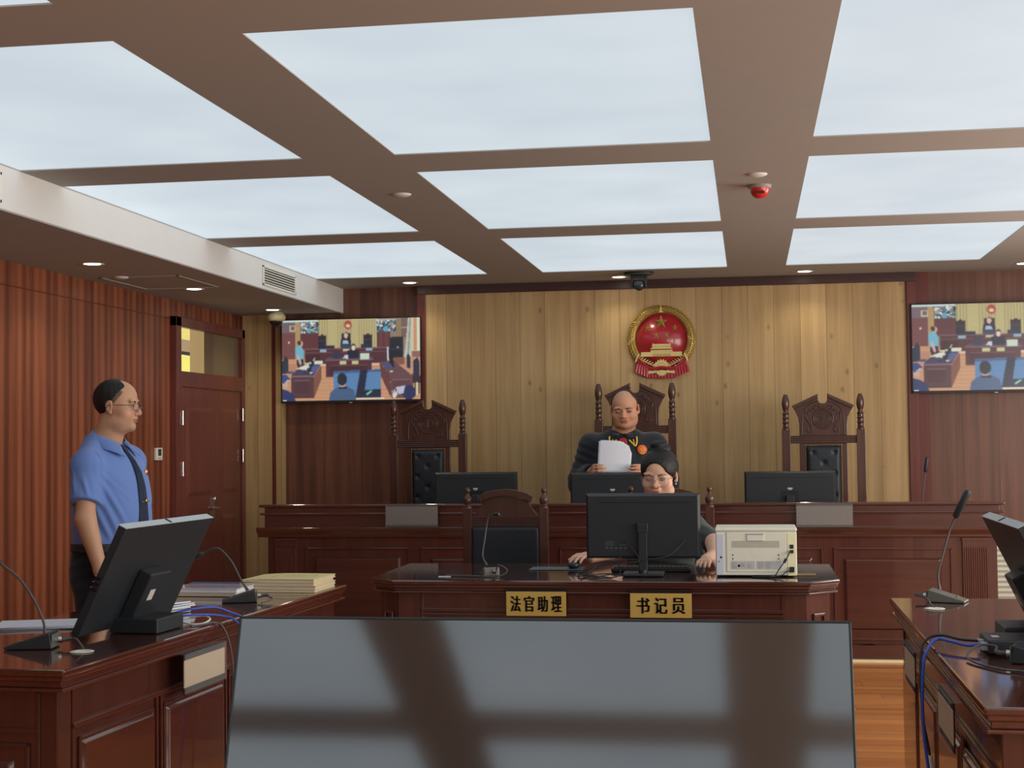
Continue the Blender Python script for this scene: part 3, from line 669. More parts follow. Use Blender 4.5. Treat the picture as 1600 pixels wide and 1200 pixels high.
# ------------------------------------------------------------------ big display standing in front
TX, TY, TZ = (-1.25+.224)/2, 3.5, .972; TW = 1.474; TH = .84; tt = math.radians(18)
r = empty('large_display', (TX, TY-.15, 0)); tag(r, 'huge black flat display tilted back in the foreground, reflecting the ceiling lights', 'television')
T = Matrix.Translation((0, .15, TZ)) @ Matrix.Rotation(-tt, 4, 'X') @ Matrix.Translation((0, 0, -TH))   # local x,z in the screen plane, -y is its face
M_tvglass = bpy.data.materials.new('display_glass'); M_tvglass.use_nodes = True
b_ = M_tvglass.node_tree.nodes['Principled BSDF']; b_.inputs['Base Color'].default_value = lin(10, 14, 20); b_.inputs['Roughness'].default_value = .075; b_.inputs['Specular IOR Level'].default_value = .5; b_.inputs['IOR'].default_value = 2.75
MB().box(-TW/2, TW/2, .004, .045, 0, TH, T).build('casing', M_black, r, .004)
fb = MB()
for a, b, c, d in ((-TW/2, TW/2, TH-.006, TH), (-TW/2, TW/2, 0, .012), (-TW/2, -TW/2+.006, 0, TH), (TW/2-.006, TW/2, 0, TH)): fb.box(a, b, -.004, .008, c, d, T)
fb.build('bezel', mat('gunmetal', lin(60, 66, 70), rough=.35, metal=.6), r, .0015)
MB().box(-TW/2+.006, TW/2-.006, -.001, .004, .012, TH-.006, T).build('screen', M_tvglass, r)
for s in (-1, 1):
    MB().box(s*.45-.02, s*.45+.02, -.22, .30, 0, .03).box(s*.45-.02, s*.45+.02, .20, .24, .03, .50).box(s*.45-.02, s*.45+.02, .055, .24, .46, .50).build('stand_leg', M_black, r, .004)
MB().box(-.45, .45, .20, .24, .40, .44).build('stand_crossbar', M_black, r, .004)

# ------------------------------------------------------------------ all-in-one computers on the side tables
M_aioedge = mat('aio_top_edge', lin(176, 186, 190), rough=.35, spec=.5)
M_sticker = mat('sticker', lin(214, 204, 196), rough=.6)
def aio(loc, rz, label, grp, wdt=.66, hgt=.39, zt=1.128, tilt=26):
    """touch computer leaning back; local frame: width along y, screen faces -x, rear faces +x, top leans to +x"""
    r = empty('touch_monitor', loc, rz); tag(r, label, 'monitor', grp)
    t = math.radians(tilt); top = zt-loc[2]
    T = Matrix.Translation((.075, 0, top)) @ Matrix.Rotation(t, 4, 'Y') @ Matrix.Translation((0, 0, -hgt))
    MB().box(-.028, 0, -wdt/2, wdt/2, 0, hgt, T).build('panel_casing', M_black, r, .002)
    MB().box(-.030, .0005, -wdt/2, wdt/2, hgt-.001, hgt+.0015, T).build('top_edge', M_aioedge, r)
    MB().box(-.0295, -.028, -wdt/2+.01, wdt/2-.01, .015, hgt-.01, T).build('screen', M_screen_off, r)
    MB().box(-.026, -.002, -.010, -.002, hgt+.0015, hgt+.004, T).build('camera_slot', M_screen_off, r)
    # rear mount box with sticker
    mnt = MB().box(0, .050, -.095, .055, .010, .225, T).build('rear_mount', M_black, r, .006)
    MB().box(.0502, .051, -.055, -.018, .125, .165, T).build('sticker', M_sticker, mnt)
    MB().box(-.10, .075, -.115, .085, 0, .050).build('stand_base', M_black, r, .005)
    pr = MB()
    for k in range(3): pr.box(-.03, -.01, -wdt/2-.006, -wdt/2+.002, .16+.02*k, .168+.02*k, T)
    pr.build('side_buttons', M_screen_off, r)
    return r
L_aio = aio(Vector((-2.035, 4.82, .7635)), math.radians(-4), 'black touch monitor leaning back on the left table, seen from behind', 'leaning touch monitors')
R_aio = aio(Vector((.830, 4.75, .7635)), math.radians(180), 'black touch monitor on the right table, cut by the right edge of the picture', 'leaning touch monitors')

# ------------------------------------------------------------------ printer
r = empty('printer', (.020, 6.945, M_T)); tag(r, 'white laser printer seen from behind at the right end of the clerks desk', 'printer')
PW, PH = .365, .222
MB().box(-PW/2, PW/2, -.125, .14, .006, PH-.016).build('body', M_whitepl, r, .006)
MB().box(-PW/2-.002, PW/2+.002, -.130, .145, PH-.016, PH).build('top_cover', M_whitepl, r, .006)
MB().box(-PW/2+.004, -PW/2+.036, -.127, -.12, .008, PH-.03).build('side_cover', mat('bluish_plastic', lin(206, 212, 228), rough=.5), r, .001)
MB().box(PW/2-.042, PW/2-.002, -.128, -.12, .006, PH-.022).build('side_cover', mat('cream_plastic', lin(244, 240, 200), rough=.5), r, .001)
MB().box(-PW/2+.050, PW/2-.046, -.129, -.12, .022, PH-.018).build('rear_door', mat('rear_door_plastic', lin(232, 230, 214), rough=.5), r, .002)
g = MB()
for k in range(6): g.box(-.110, .105, -.1302, -.128, .160-k*.0052, .1622-k*.0052)
g.build('louvre', mat('louvre_dark', lin(150, 142, 126), rough=.7), r)
MB().box(-.040, .033, -.1345, -.128, .164, .192).build('latch', M_whitepl, r, .001)
MB().box(-.040, .033, -.1348, -.130, .190, .196).build('latch_recess_shade', mat('latch_shadow', lin(170, 170, 178), rough=.6), r)  # raised grey strip, the shade above the latch put in as colour
MB().box(-.114, -.005, -.1300, -.128, .034, .072).build('information_label', mat('grey_label', lin(196, 196, 196), rough=.6), r)
MB().box(.002, .112, -.1300, -.128, .034, .072).build('information_label', MATS['grey_label'], r)
lb = MB(); rr = random.Random(3)
for bx in (-.110, -.075, -.040):
    for k in range(5):
        if rr.random() < .85: lb.box(bx, bx+.012+rr.random()*.018, -.1306, -.130, .040+k*.006, .0420+k*.006)
lb.lathe([(0, 0), (.0055, 0)], 12, Matrix.Translation((-.078, -.1307, .050)) @ Matrix.Rotation(PI/2, 4, 'X'))
lb.build('printed_text_pattern', mat('label_print_grey', lin(140, 138, 140), rough=.6), r)
lb = MB()
for bx in (.006, .040):
    for k in range(5): lb.box(bx, bx+.012+rr.random()*.018, -.1306, -.130, .040+k*.006, .0420+k*.006)
lb.build('printed_text_pattern', MATS['label_print_grey'], r)
h = MB()
for x in (-.105, .101):
    for z in (.082, .099): h.box(x-.002, x+.002, -.1304, -.128, z-.0035, z+.0035)
h.ball((-.158, -.1275, .088), (.005, .001, .005), 8); h.ball((-.168, -.1275, .069), (.003, .001, .003), 8)
h.build('slot', mat('slot_black', lin(40, 40, 40)), r)
MB().tube([(.021*math.cos(a), -.1292, .115+.021*math.sin(a)) for a in np.linspace(0, 2*PI, 28, endpoint=False)], .0007, 6, closed=True).build('embossed_mark', MATS['rear_door_plastic'], r)
for q_ in ((.152, .168, -.132, -.126, .128, .146), (.153, .168, -.140, -.126, .108, .122), (.150, .170, -.145, -.126, .022, .046)): MB().box(*q_).build('socket', MATS['slot_black'], r, .001)
cb2 = MB().tube(catmull([(.152, -.140, .116), (.148, -.150, .110), (.136, -.152, .086), (.118, -.153, .060), (.100, -.156, .035), (.085, -.162, .012), (.060, -.165, .005), (.02, -.160, .003), (-.02, -.15, .003)], 6), .0028, 8)
cb2.tube([(.134, -.152, .084), (.124, -.153, .066)], .0065, 8); cb2.tube(catmull([(.150, -.142, .030), (.135, -.150, .026), (.11, -.160, .010), (.06, -.172, .004)], 6), .0028, 8)
cb2.build('cable', M_black, r)
f_ = MB()
for x in (-.15, .15): f_.box(x-.015, x+.015, -.10, .12, 0, .008)
f_.build('foot', M_black, r)
# brass plate lying by the printer
o = MB().box(-.055, .055, -.05, .05, 0, .003).build('desk_plaque', mat('old_gold_plaque', lin(140, 128, 92), rough=.3, metal=.4, var=.2, vscale=60), None, .0008, loc=(.235, 6.93, M_T)); tag(o, 'small flat gold plaque lying on the desk right of the printer', 'plaque')

# ------------------------------------------------------------------ microphones
M_grey = mat('mic_grey_metal', lin(112, 112, 104), rough=.4, metal=.3)
M_cable = mat('grey_cable', lin(84, 80, 80), rough=.5)
def mic(loc, rz, neck, label, head_dir=None, cable=None, head_r=.010, head_l=.055, scale=1.0, body=None):
    """conference microphone: wedge base, gooseneck given in room coordinates, capsule at its end"""
    r = empty('conference_microphone', loc, rz); tag(r, label, 'microphone', 'gooseneck microphones')
    L_, W_, H_ = .150*scale, .095*scale, .050*scale
    # wedge: low at +x end, tall at -x end
    vs = [(-L_/2, -W_/2, 0), (L_/2, -W_/2, 0), (L_/2, W_/2, 0), (-L_/2, W_/2, 0), (-L_/2+.008, -W_/2, H_), (L_/2, -W_/2, .008), (L_/2, W_/2, .008), (-L_/2+.008, W_/2, H_)]
    MB().add(vs, [(0, 3, 2, 1), (4, 5, 6, 7), (0, 1, 5, 4), (1, 2, 6, 5), (2, 3, 7, 6), (3, 0, 4, 7)]).build('wedge_base', body or M_black, r, .003)
    MB().box(-L_/2-.001, -L_/2+.003, -W_/2+.004, W_/2-.004, .004, H_-.006).build('rear_plate', M_grey, r, .001)
    s = MB().box(L_/2-.05, L_/2-.03, -.012, .012, .018*scale, .022*scale, None)
    s.build('button', M_grey, r)
    inv_ = (Matrix.Translation(loc) @ Matrix.Rotation(rz, 4, 'Z')).inverted()
    P = [inv_ @ Vector(p) for p in neck]
    c = catmull(P, 10); n = len(c)
    MB().tube(c, [.0042 if i/n > .10 else .0075-.0033*(i/n/.10) for i in range(n)], 8).build('gooseneck', M_cable, r)
    d = (c[-1]-c[-3]).normalized(); e0 = c[-1]
    MB().tube([e0-d*.004, e0, e0+d*.006, e0+d*head_l*.9, e0+d*head_l], [.004, head_r*.8, head_r, head_r, head_r*.6], 12).build('microphone_capsule', M_black, r)
    pl = MB().tube([(-L_/2, -.01, .022*scale), (-L_/2-.016, -.01, .022*scale)], .010*scale, 12)
    pl.build('connector', M_chrome, r)
    if cable:
        q = [Vector((-L_/2-.014, -.01, .022*scale)), Vector((-L_/2-.045, -.01, .024*scale))]+[inv_ @ Vector(p) for p in cable]
        cc = catmull(q, 8); m = len(cc)
        MB().tube(cc, [.007 if i < 8 else .0034 for i in range(m)], 8).build('cable', M_cable, r)
    return r
TB = .7635
# 1 near left: base near (62..170,1005)
p = atz(45, 1015, TB+.001); 
mic(Vector((-2.240, 4.36, TB)), math.radians(190), [Vector((-2.200, 4.365, TB+.045)), Vector((-2.204, 4.36, TB+.085)), Vector((-2.235, 4.36, TB+.15)), Vector((-2.29, 4.37, TB+.215)), Vector((-2.36, 4.38, TB+.262))],
    'black gooseneck microphone on the near end of the left table', cable=[Vector((-2.085, 4.345, TB+.030)), Vector((-2.045, 4.31, TB+.006))], scale=1.0)
# 2 far left, peak then bending down
mic(Vector((-2.030, 5.68, TB)), math.radians(200), [Vector((-2.00, 5.69, TB+.045)), at(376, 905, 5.70), at(362, 878, 5.72), at(345, 859, 5.74), at(334, 857, 5.75), at(322, 862, 5.76), at(316, 865, 5.76)],
    'black microphone with drooping gooseneck beside the stack of files on the left table', cable=[Vector((-1.915, 5.69, TB+.022)), Vector((-1.89, 5.67, TB+.012)), Vector((-1.91, 5.60, TB+.004))], scale=.92)
# 3 clerk's desk
mic(Vector((-1.225, 6.88, TB)), math.radians(110), [Vector((-1.247, 6.93, TB+.04)), at(754, 868, 6.95), at(757, 845, 6.96), at(760, 822, 6.97), at(762.5, 809, 6.96), at(768, 804, 6.95), at(772, 803.5, 6.94)],
    'grey microphone with upright gooseneck on the clerks desk before the empty chair', cable=[Vector((-1.16, 6.76, TB+.055)), Vector((-1.12, 6.76, TB+.03)), Vector((-1.16, 6.755, TB+.004)), Vector((-1.25, 6.765, TB+.004)), Vector((-1.33, 6.785, TB+.004)), Vector((-1.42, 6.80, TB+.004))], scale=.80, head_r=.009, head_l=.035, body=M_grey)
# 4 far right
mic(Vector((.735, 5.84, TB)), math.radians(-18), [Vector((.708, 5.85, TB+.045)), at(1466, 895, 5.85), at(1475, 860, 5.85), at(1484, 828, 5.85), at(1493, 808, 5.84)],
    'tall microphone at the far end of the right table, its head leaning right', cable=[Vector((.655, 5.80, TB+.015)), Vector((.655, 5.68, TB+.006)), Vector((.66, 5.62, TB+.002))], scale=.95, head_r=.014, head_l=.115, body=M_grey)
# 5 near right
mic(Vector((.790, 4.30, TB)), math.radians(-20), [Vector((.770, 4.31, TB+.045)), Vector((.78, 4.31, TB+.12)), Vector((.82, 4.31, TB+.22)), Vector((.88, 4.31, TB+.30))],
    'black microphone at the near end of the right table, cut by the picture edge', cable=[Vector((.685, 4.40, TB+.030)), Vector((.640, 4.42, TB+.030)), Vector((.600, 4.36, TB+.010)), Vector((.605, 4.27, TB+.004)), Vector((.655, 4.15, TB+.004)), Vector((.700, 4.12, TB+.004)), Vector((.725, 4.06, TB+.004)), Vector((.735, 4.00, TB+.005))], scale=1.0)
# 6 on the bench at right
mic(Vector((1.08, 9.73, .7665)), math.radians(90), [Vector((1.075, 9.72, .81)), at(1441, 790, 9.7), at(1443, 762, 9.7), at(1446, 737, 9.7)],
    'slim upright microphone at the right end of the judges bench', scale=.8, head_r=.012, head_l=.095)
# cable rings let into the tabletops
M_ring = mat('cable_ring_ivory', lin(226, 222, 206), rough=.35)
for (x, y, z, s) in ((-2.040, 4.29, TB, 'near end of the left table'), (.66, 5.60, TB, 'far end of the right table'), (.745, 3.99, TB, 'near end of the right table')):
    o = MB().lathe([(.018, .0005), (.020, .002), (.034, .0018), (.037, 0)], 28).build('cable_ring', M_ring, None, loc=(x, y, z)); tag(o, 'ivory cable grommet ring in the '+s, 'cable grommet', 'cable grommet rings')

# ------------------------------------------------------------------ black box, cables
M_blue = mat('blue_cable', lin(62, 92, 196), rough=.4)
r = empty('mini_computer', (.815, 4.515, TB)); tag(r, 'flat black box computer on the right table with cables in its end', 'computer')
MB().box(-.145, .065, -.09, .09, .004, .044).build('case', M_black, r, .005)
MB().lathe([(.024, .0445), (.026, .0445), (.026, .044), (.024, .044)], 24, Matrix.Translation((-.02, 0, 0))).build('round_mark', mat('box_mark', lin(22, 22, 24)), r)
MB().box(-.125, -.105, -.02, .015, .044, .0447).build('sticker', M_sticker, r)
MB().box(-.16, -.143, -.06, -.03, .010, .032).build('plug', mat('clear_plug', lin(180, 186, 200), rough=.2), r, .001); MB().box(-.16, -.143, .0, .04, .010, .032).build('plug', MATS['clear_plug'], r, .001)
def cable(name, pts, rad, m, label, grp=None, plug=None, cat='cable'):
    o = MB().tube(catmull(pts, 8), rad, 8).build(name, m, None); tag(o, label, cat, grp)
    if plug:
        a, b, pm, pr = plug; MB().tube([a, a+(b-a)*.6, b], pr, 6).build('plug', pm, o)
    return o
V = Vector
cable('network_cable', [V((.655, 4.50, .785)), V((.62, 4.50, .782)), V((.585, 4.55, .785)), V((.55, 4.60, .786)), V((.522, 4.57, .772)), V((.500, 4.54, .73)), V((.492, 4.52, .65)), V((.490, 4.51, .56)), V((.497, 4.50, .46)), V((.506, 4.49, .38))], .0048, M_blue,
      'bright blue network cable looping over the right table edge and hanging down', 'blue network cables', (V((.506, 4.49, .38)), V((.509, 4.485, .345)), MATS['clear_plug'], .007))
cable('black_lead', [V((.655, 4.54, .79)), V((.61, 4.57, .790)), V((.57, 4.64, .792)), V((.53, 4.66, .782)), V((.503, 4.63, .75)), V((.494, 4.58, .66)), V((.497, 4.56, .55)), V((.506, 4.55, .49)), V((.512, 4.545, .45))], .0042, M_black,
      'black lead with a pale plug hanging beside the blue cable at the right table', None, (V((.512, 4.545, .45)), V((.515, 4.54, .415)), M_whitepl, .009))
# left bundle
la = [(300, 968), (318, 955), (335, 955), (352, 963), (366, 978)]
def lc(pts, z): return [atz(x, y, z) for x, y in pts]
cable('network_cable', [lt(-.16, 1.02, .80), lt(-.10, 1.06, .812), lt(-.05, 1.14, .81), lt(-.01, 1.18, .79), lt(.035, 1.20, .765), lt(.075, 1.19, .70), lt(.095, 1.16, .60), lt(.10, 1.12, .45), lt(.11, 1.10, .2), lt(.13, 1.09, .012)], .0042, M_blue,
      'blue network cable arching over the left table edge, upper one of the bundle', 'blue network cables')
cable('network_cable', [lt(-.15, 1.0, .785), lt(-.10, 1.02, .795), lt(-.05, 1.09, .790), lt(-.01, 1.13, .780), lt(.03, 1.14, .765), lt(.068, 1.14, .70), lt(.08, 1.08, .5), lt(.09, 1.05, .2), lt(.11, 1.03, .012)], .0042, M_blue,
      'blue network cable over the left table edge, lower one of the bundle', 'blue network cables')
cable('grey_lead', [lt(-.03, .90, .772), lt(-.028, .95, .769), lt(-.02, 1.00, .7685), lt(-.008, 1.045, .768), lt(.014, 1.065, .752), lt(.034, 1.085, .68), lt(.045, 1.09, .55), lt(.05, 1.085, .3), lt(.07, 1.08, .012)], .0038, M_cable,
      'grey lead running down the front of the left table beside the big display')
cable('white_lead', [lt(-.11, 1.0, .772), lt(-.06, .985, .7685), lt(-.03, 1.01, .770), lt(-.035, 1.07, .778), lt(-.07, 1.09, .785), lt(-.12, 1.08, .78)], .0034, M_whitepl, 'short white lead curled behind the base of the left touch monitor')
# clutter of black leads under the clerk's monitor
cable('black_lead', [V((-.58, 6.836, .93)), V((-.51, 6.80, .845)), V((-.56, 6.78, .83)), V((-.66, 6.79, .82)), V((-.74, 6.78, .80)), V((-.78, 6.80, .775)), V((-.70, 6.78, .768)), V((-.64, 6.84, .7725)), V((-.70, 6.88, .768)), V((-.79, 6.76, .767))], .0028, M_black, 'thin black leads tangled beside the clerks monitor base')
cable('black_lead', [V((-.30, 6.836, .93)), V((-.36, 6.80, .87)), V((-.42, 6.78, .850)), V((-.50, 6.775, .845)), V((-.60, 6.78, .84)), V((-.70, 6.78, .815)), V((-.74, 6.74, .775)), V((-.68, 6.70, .767)), V((-.60, 6.72, .775)), V((-.60, 6.80, .82)), V((-.60, 6.834, .86))], .0026, M_black, 'thin black lead looping across the clerks monitor stand')

# ------------------------------------------------------------------ mouse, pad, keyboard
o = MB().box(-.13, .13, -.07, .09, 0, .003).build('mouse_pad', mat('grey_blue_pad', lin(92, 104, 108), rough=.55, var=.15, vscale=30), None, .001, loc=(-.945, 7.20, M_T)); tag(o, 'flat grey mouse pad on the clerks desk under the womans hand', 'mouse pad')
o = MB(); o.ball((0, 0, .006), (.031, .052, .020), 18)
o = o.build('computer_mouse', mat('navy_black', lin(38, 42, 54), rough=.3), None, loc=(-.862, 7.20, M_T+.014)); tag(o, 'dark computer mouse under the womans hand on the grey pad', 'mouse')
r = empty('keyboard', (-.475, 7.12, M_T)); tag(r, 'black keyboard behind the clerks monitor', 'keyboard')
MB().box(-.19, .19, -.07, .07, 0, .016).build('case', M_black, r, .003)
k_ = MB()
for j in range(5):
    for i in range(17): k_.box(-.18+i*.0212, -.1615+i*.0212, -.06+j*.025, -.039+j*.025, .016, .021)
k_.build('keys', mat('key_black', lin(26, 26, 28), rough=.5), r, .001)

# ------------------------------------------------------------------ papers and files
def sheets(name, loc, rz, wdt, dep, thick, m, label, n=6, jitter=.006, cat='papers', grp=None, curl=0):
    rr = random.Random(int(loc[1]*1000)); b = MB(); t = thick/n
    for i in range(n):
        a = (rr.random()-.5)*jitter*6; dx = (rr.random()-.5)*jitter; dy = (rr.random()-.5)*jitter
        T = Matrix.Translation((dx, dy, i*t)) @ Matrix.Rotation(a, 4, 'Z')
        nn = 8; vs = []; 
        for k in range(nn+1):
            x = -wdt/2+wdt*k/nn; z = curl*(max(0, (k-nn*.55)/(nn*.45)))**2*(i+1)/n
            vs += [T @ Vector((x, -dep/2, z)), T @ Vector((x, dep/2, z)), T @ Vector((x, -dep/2, z+t*.9)), T @ Vector((x, dep/2, z+t*.9))]
        fs = []
        for k in range(nn):
            q = k*4; fs += [(q+2, q+6, q+7, q+3), (q, q+1, q+5, q+4), (q, q+4, q+6, q+2), (q+1, q+3, q+7, q+5)]
        fs += [(0, 2, 3, 1), (nn*4, nn*4+1, nn*4+3, nn*4+2)]
        b.add(vs, fs)
    o = b.build(name, m, None, loc=loc); o.rotation_euler = (0, 0, rz); tag(o, label, cat, grp); return o
sheets('paper_pile', (-2.46, 4.88, TB), .25, .30, .21, .010, M_paper, 'loose white papers on the left table in front of the standing man', 4, .03)
sheets('paper_pile', (-2.27, 5.28, TB), -.35, .30, .21, .030, M_paper, 'thick pile of white papers on the left table behind the leaning monitor', 6, .02, curl=.012)
M_kraft = mat('yellow_file_cover', lin(226, 212, 148), rough=.7, var=.03)
M_pages = mat('file_pages', lin(206, 190, 168), rough=.85, var=.12, vscale=90)
zz = TB; rr = random.Random(5)
names = ['bottom file of the cream covered stack', 'second file up in the cream covered stack', 'third file up in the cream covered stack', 'top yellow file of the stack at the far end of the left table']
for k in range(4):
    th = .0142
    r = empty('case_file', (-1.985+.004*rr.uniform(-1, 1), 6.17+.004*rr.uniform(-1, 1), zz), math.radians(-3+rr.uniform(-1, 1))); tag(r, names[k], 'file', 'stacked case files')
    n = 12; wd, dp = .335, .27
    def sheet_(z0, z1, curl, w2=wd, d2=dp):
        vs = []; fs = []
        for i in range(n+1):
            x = -w2/2+w2*i/n; q = max(0, (-x-.02)/(w2/2))
            c = -curl*q*q
            for (y, z) in ((-d2/2, z0), (d2/2, z0), (-d2/2, z1), (d2/2, z1)): vs.append((x, y, max(z+c*(z/th if th else 1), 0)))
        for i in range(n):
            q = i*4; fs += [(q+2, q+6, q+7, q+3), (q, q+1, q+5, q+4), (q, q+4, q+6, q+2), (q+1, q+3, q+7, q+5)]
        fs += [(0, 2, 3, 1), (n*4, n*4+1, n*4+3, n*4+2)]
        return MB().add(vs, fs)
    sheet_(.001, th-.0012, .008, wd-.006, dp-.006).build('pages', M_pages, r)
    sheet_(th-.0012, th, .008).build('cover', M_kraft, r)
    MB().box(-wd/2, wd/2, -dp/2, dp/2, 0, .001).build('back_cover', M_kraft, r)
    if k == 3:
        l = MB()
        for (a, b, c, d) in ((-.06, .12, -.05, -.048), (-.06, .12, .05, .052), (-.06, -.058, -.05, .05), (.118, .12, -.05, .05), (-.02, .08, 0, .002)): l.box(a, b, c, d, th-.0005, th+.0006)
        l.build('printed_frame', mat('file_print', lin(150, 140, 100)), r)
    zz += th
r = empty('document_wallet', (-2.245, 5.97, TB), math.radians(-2)); tag(r, 'glossy blue and clear document wallet with papers on the left table', 'document wallet')
MB().box(-.14, .14, -.11, .11, 0, .014).build('papers', M_pages, r, .002)
MB().box(-.145, .145, -.112, .112, .014, .030).build('papers', M_paper, r, .003)
MB().box(-.150, .150, -.115, .115, .030, .034).build('clear_cover', mat('glossy_film', lin(206, 216, 230), rough=.12, coat=.8, bump=.3, bscale=14), r, .001)
MB().box(-.150, .150, .098, .118, .034, .038).build('blue_spine', mat('blue_plastic', lin(70, 92, 140), rough=.3), r, .001)
# white business card on the clerk's desk
o = MB().box(-.028, .028, -.012, .012, 0, .0015).build('business_card', M_paper, None, loc=(-1.42, 6.775, M_T)); tag(o, 'small crumpled white slip at the left end of the clerks desk', 'paper slip')

# ------------------------------------------------------------------ ceiling camera and dome camera
r = empty('conference_camera', (-.77, 10.62, CE)); tag(r, 'black pan and tilt camera hanging from the ceiling above the emblem', 'camera')
MB().lathe([(.105, 0), (.110, -.008), (.100, -.022), (.06, -.030), (.055, -.030)], 28, Matrix.Diagonal((1.0, .7, 1, 1))).build('ceiling_base', M_black, r)
MB().lathe([(.108, -.018), (.104, -.023), (.100, -.022)], 28, Matrix.Diagonal((1.0, .7, 1, 1))).build('silver_rim', M_bezel, r)
MB().box(-.058, -.040, -.03, .03, -.115, -.03).box(.040, .058, -.03, .03, -.115, -.03).box(-.058, .058, -.03, .03, -.045, -.026).build('yoke', M_black, r, .004)
b = MB(); b.ball((0, 0, -.095), (.040, .046, .040), 20); hd_ = b.build('camera_head', M_black, r)
MB().lathe([(.034, .036), (.036, .046), (.030, .050), (0, .050)], 20, Matrix.Translation((0, 0, -.095)) @ Matrix.Rotation(PI/2, 4, 'X')).build('lens', mat('lens_glass', lin(40, 52, 60), rough=.08, spec=.8), hd_)
r = empty('dome_camera', (-3.60, 10.93, SZ-.006)); tag(r, 'cream ball security camera with dark dome under the left soffit', 'camera')
M_cream = mat('cream_housing', lin(214, 206, 168), rough=.4)
MB().lathe([(.045, 0), (.056, -.010), (.070, -.028), (.072, -.048), (.060, -.066), (.050, -.070)], 26).build('housing', M_cream, r)
MB().lathe([(.050, -.068), (.048, -.085), (.036, -.103), (.018, -.113), (0, -.116)], 26).build('smoked_dome', mat('smoked_dome', lin(30, 32, 30), rough=.08, spec=.8), r)

# ------------------------------------------------------------------ louvred radiator cover right of the bench
r = empty('radiator', (1.95, 10.9, 0)); tag(r, 'white ribbed radiator standing on the floor right of the judges bench', 'radiator')
MB().box(-.28, .28, .02, .10, .04, .62).build('core', M_whitepl, r, .004)
b = MB()
for k in range(15): b.tube([(-.28, .01, .07+k*.037), (.28, .01, .07+k*.037)], .0145, 8)
b.build('ribs', M_whitepl, r)
MB().box(-.27, -.22, .0, .10, 0, .06).box(.22, .27, 0, .10, 0, .06).build('foot', M_whitepl, r)
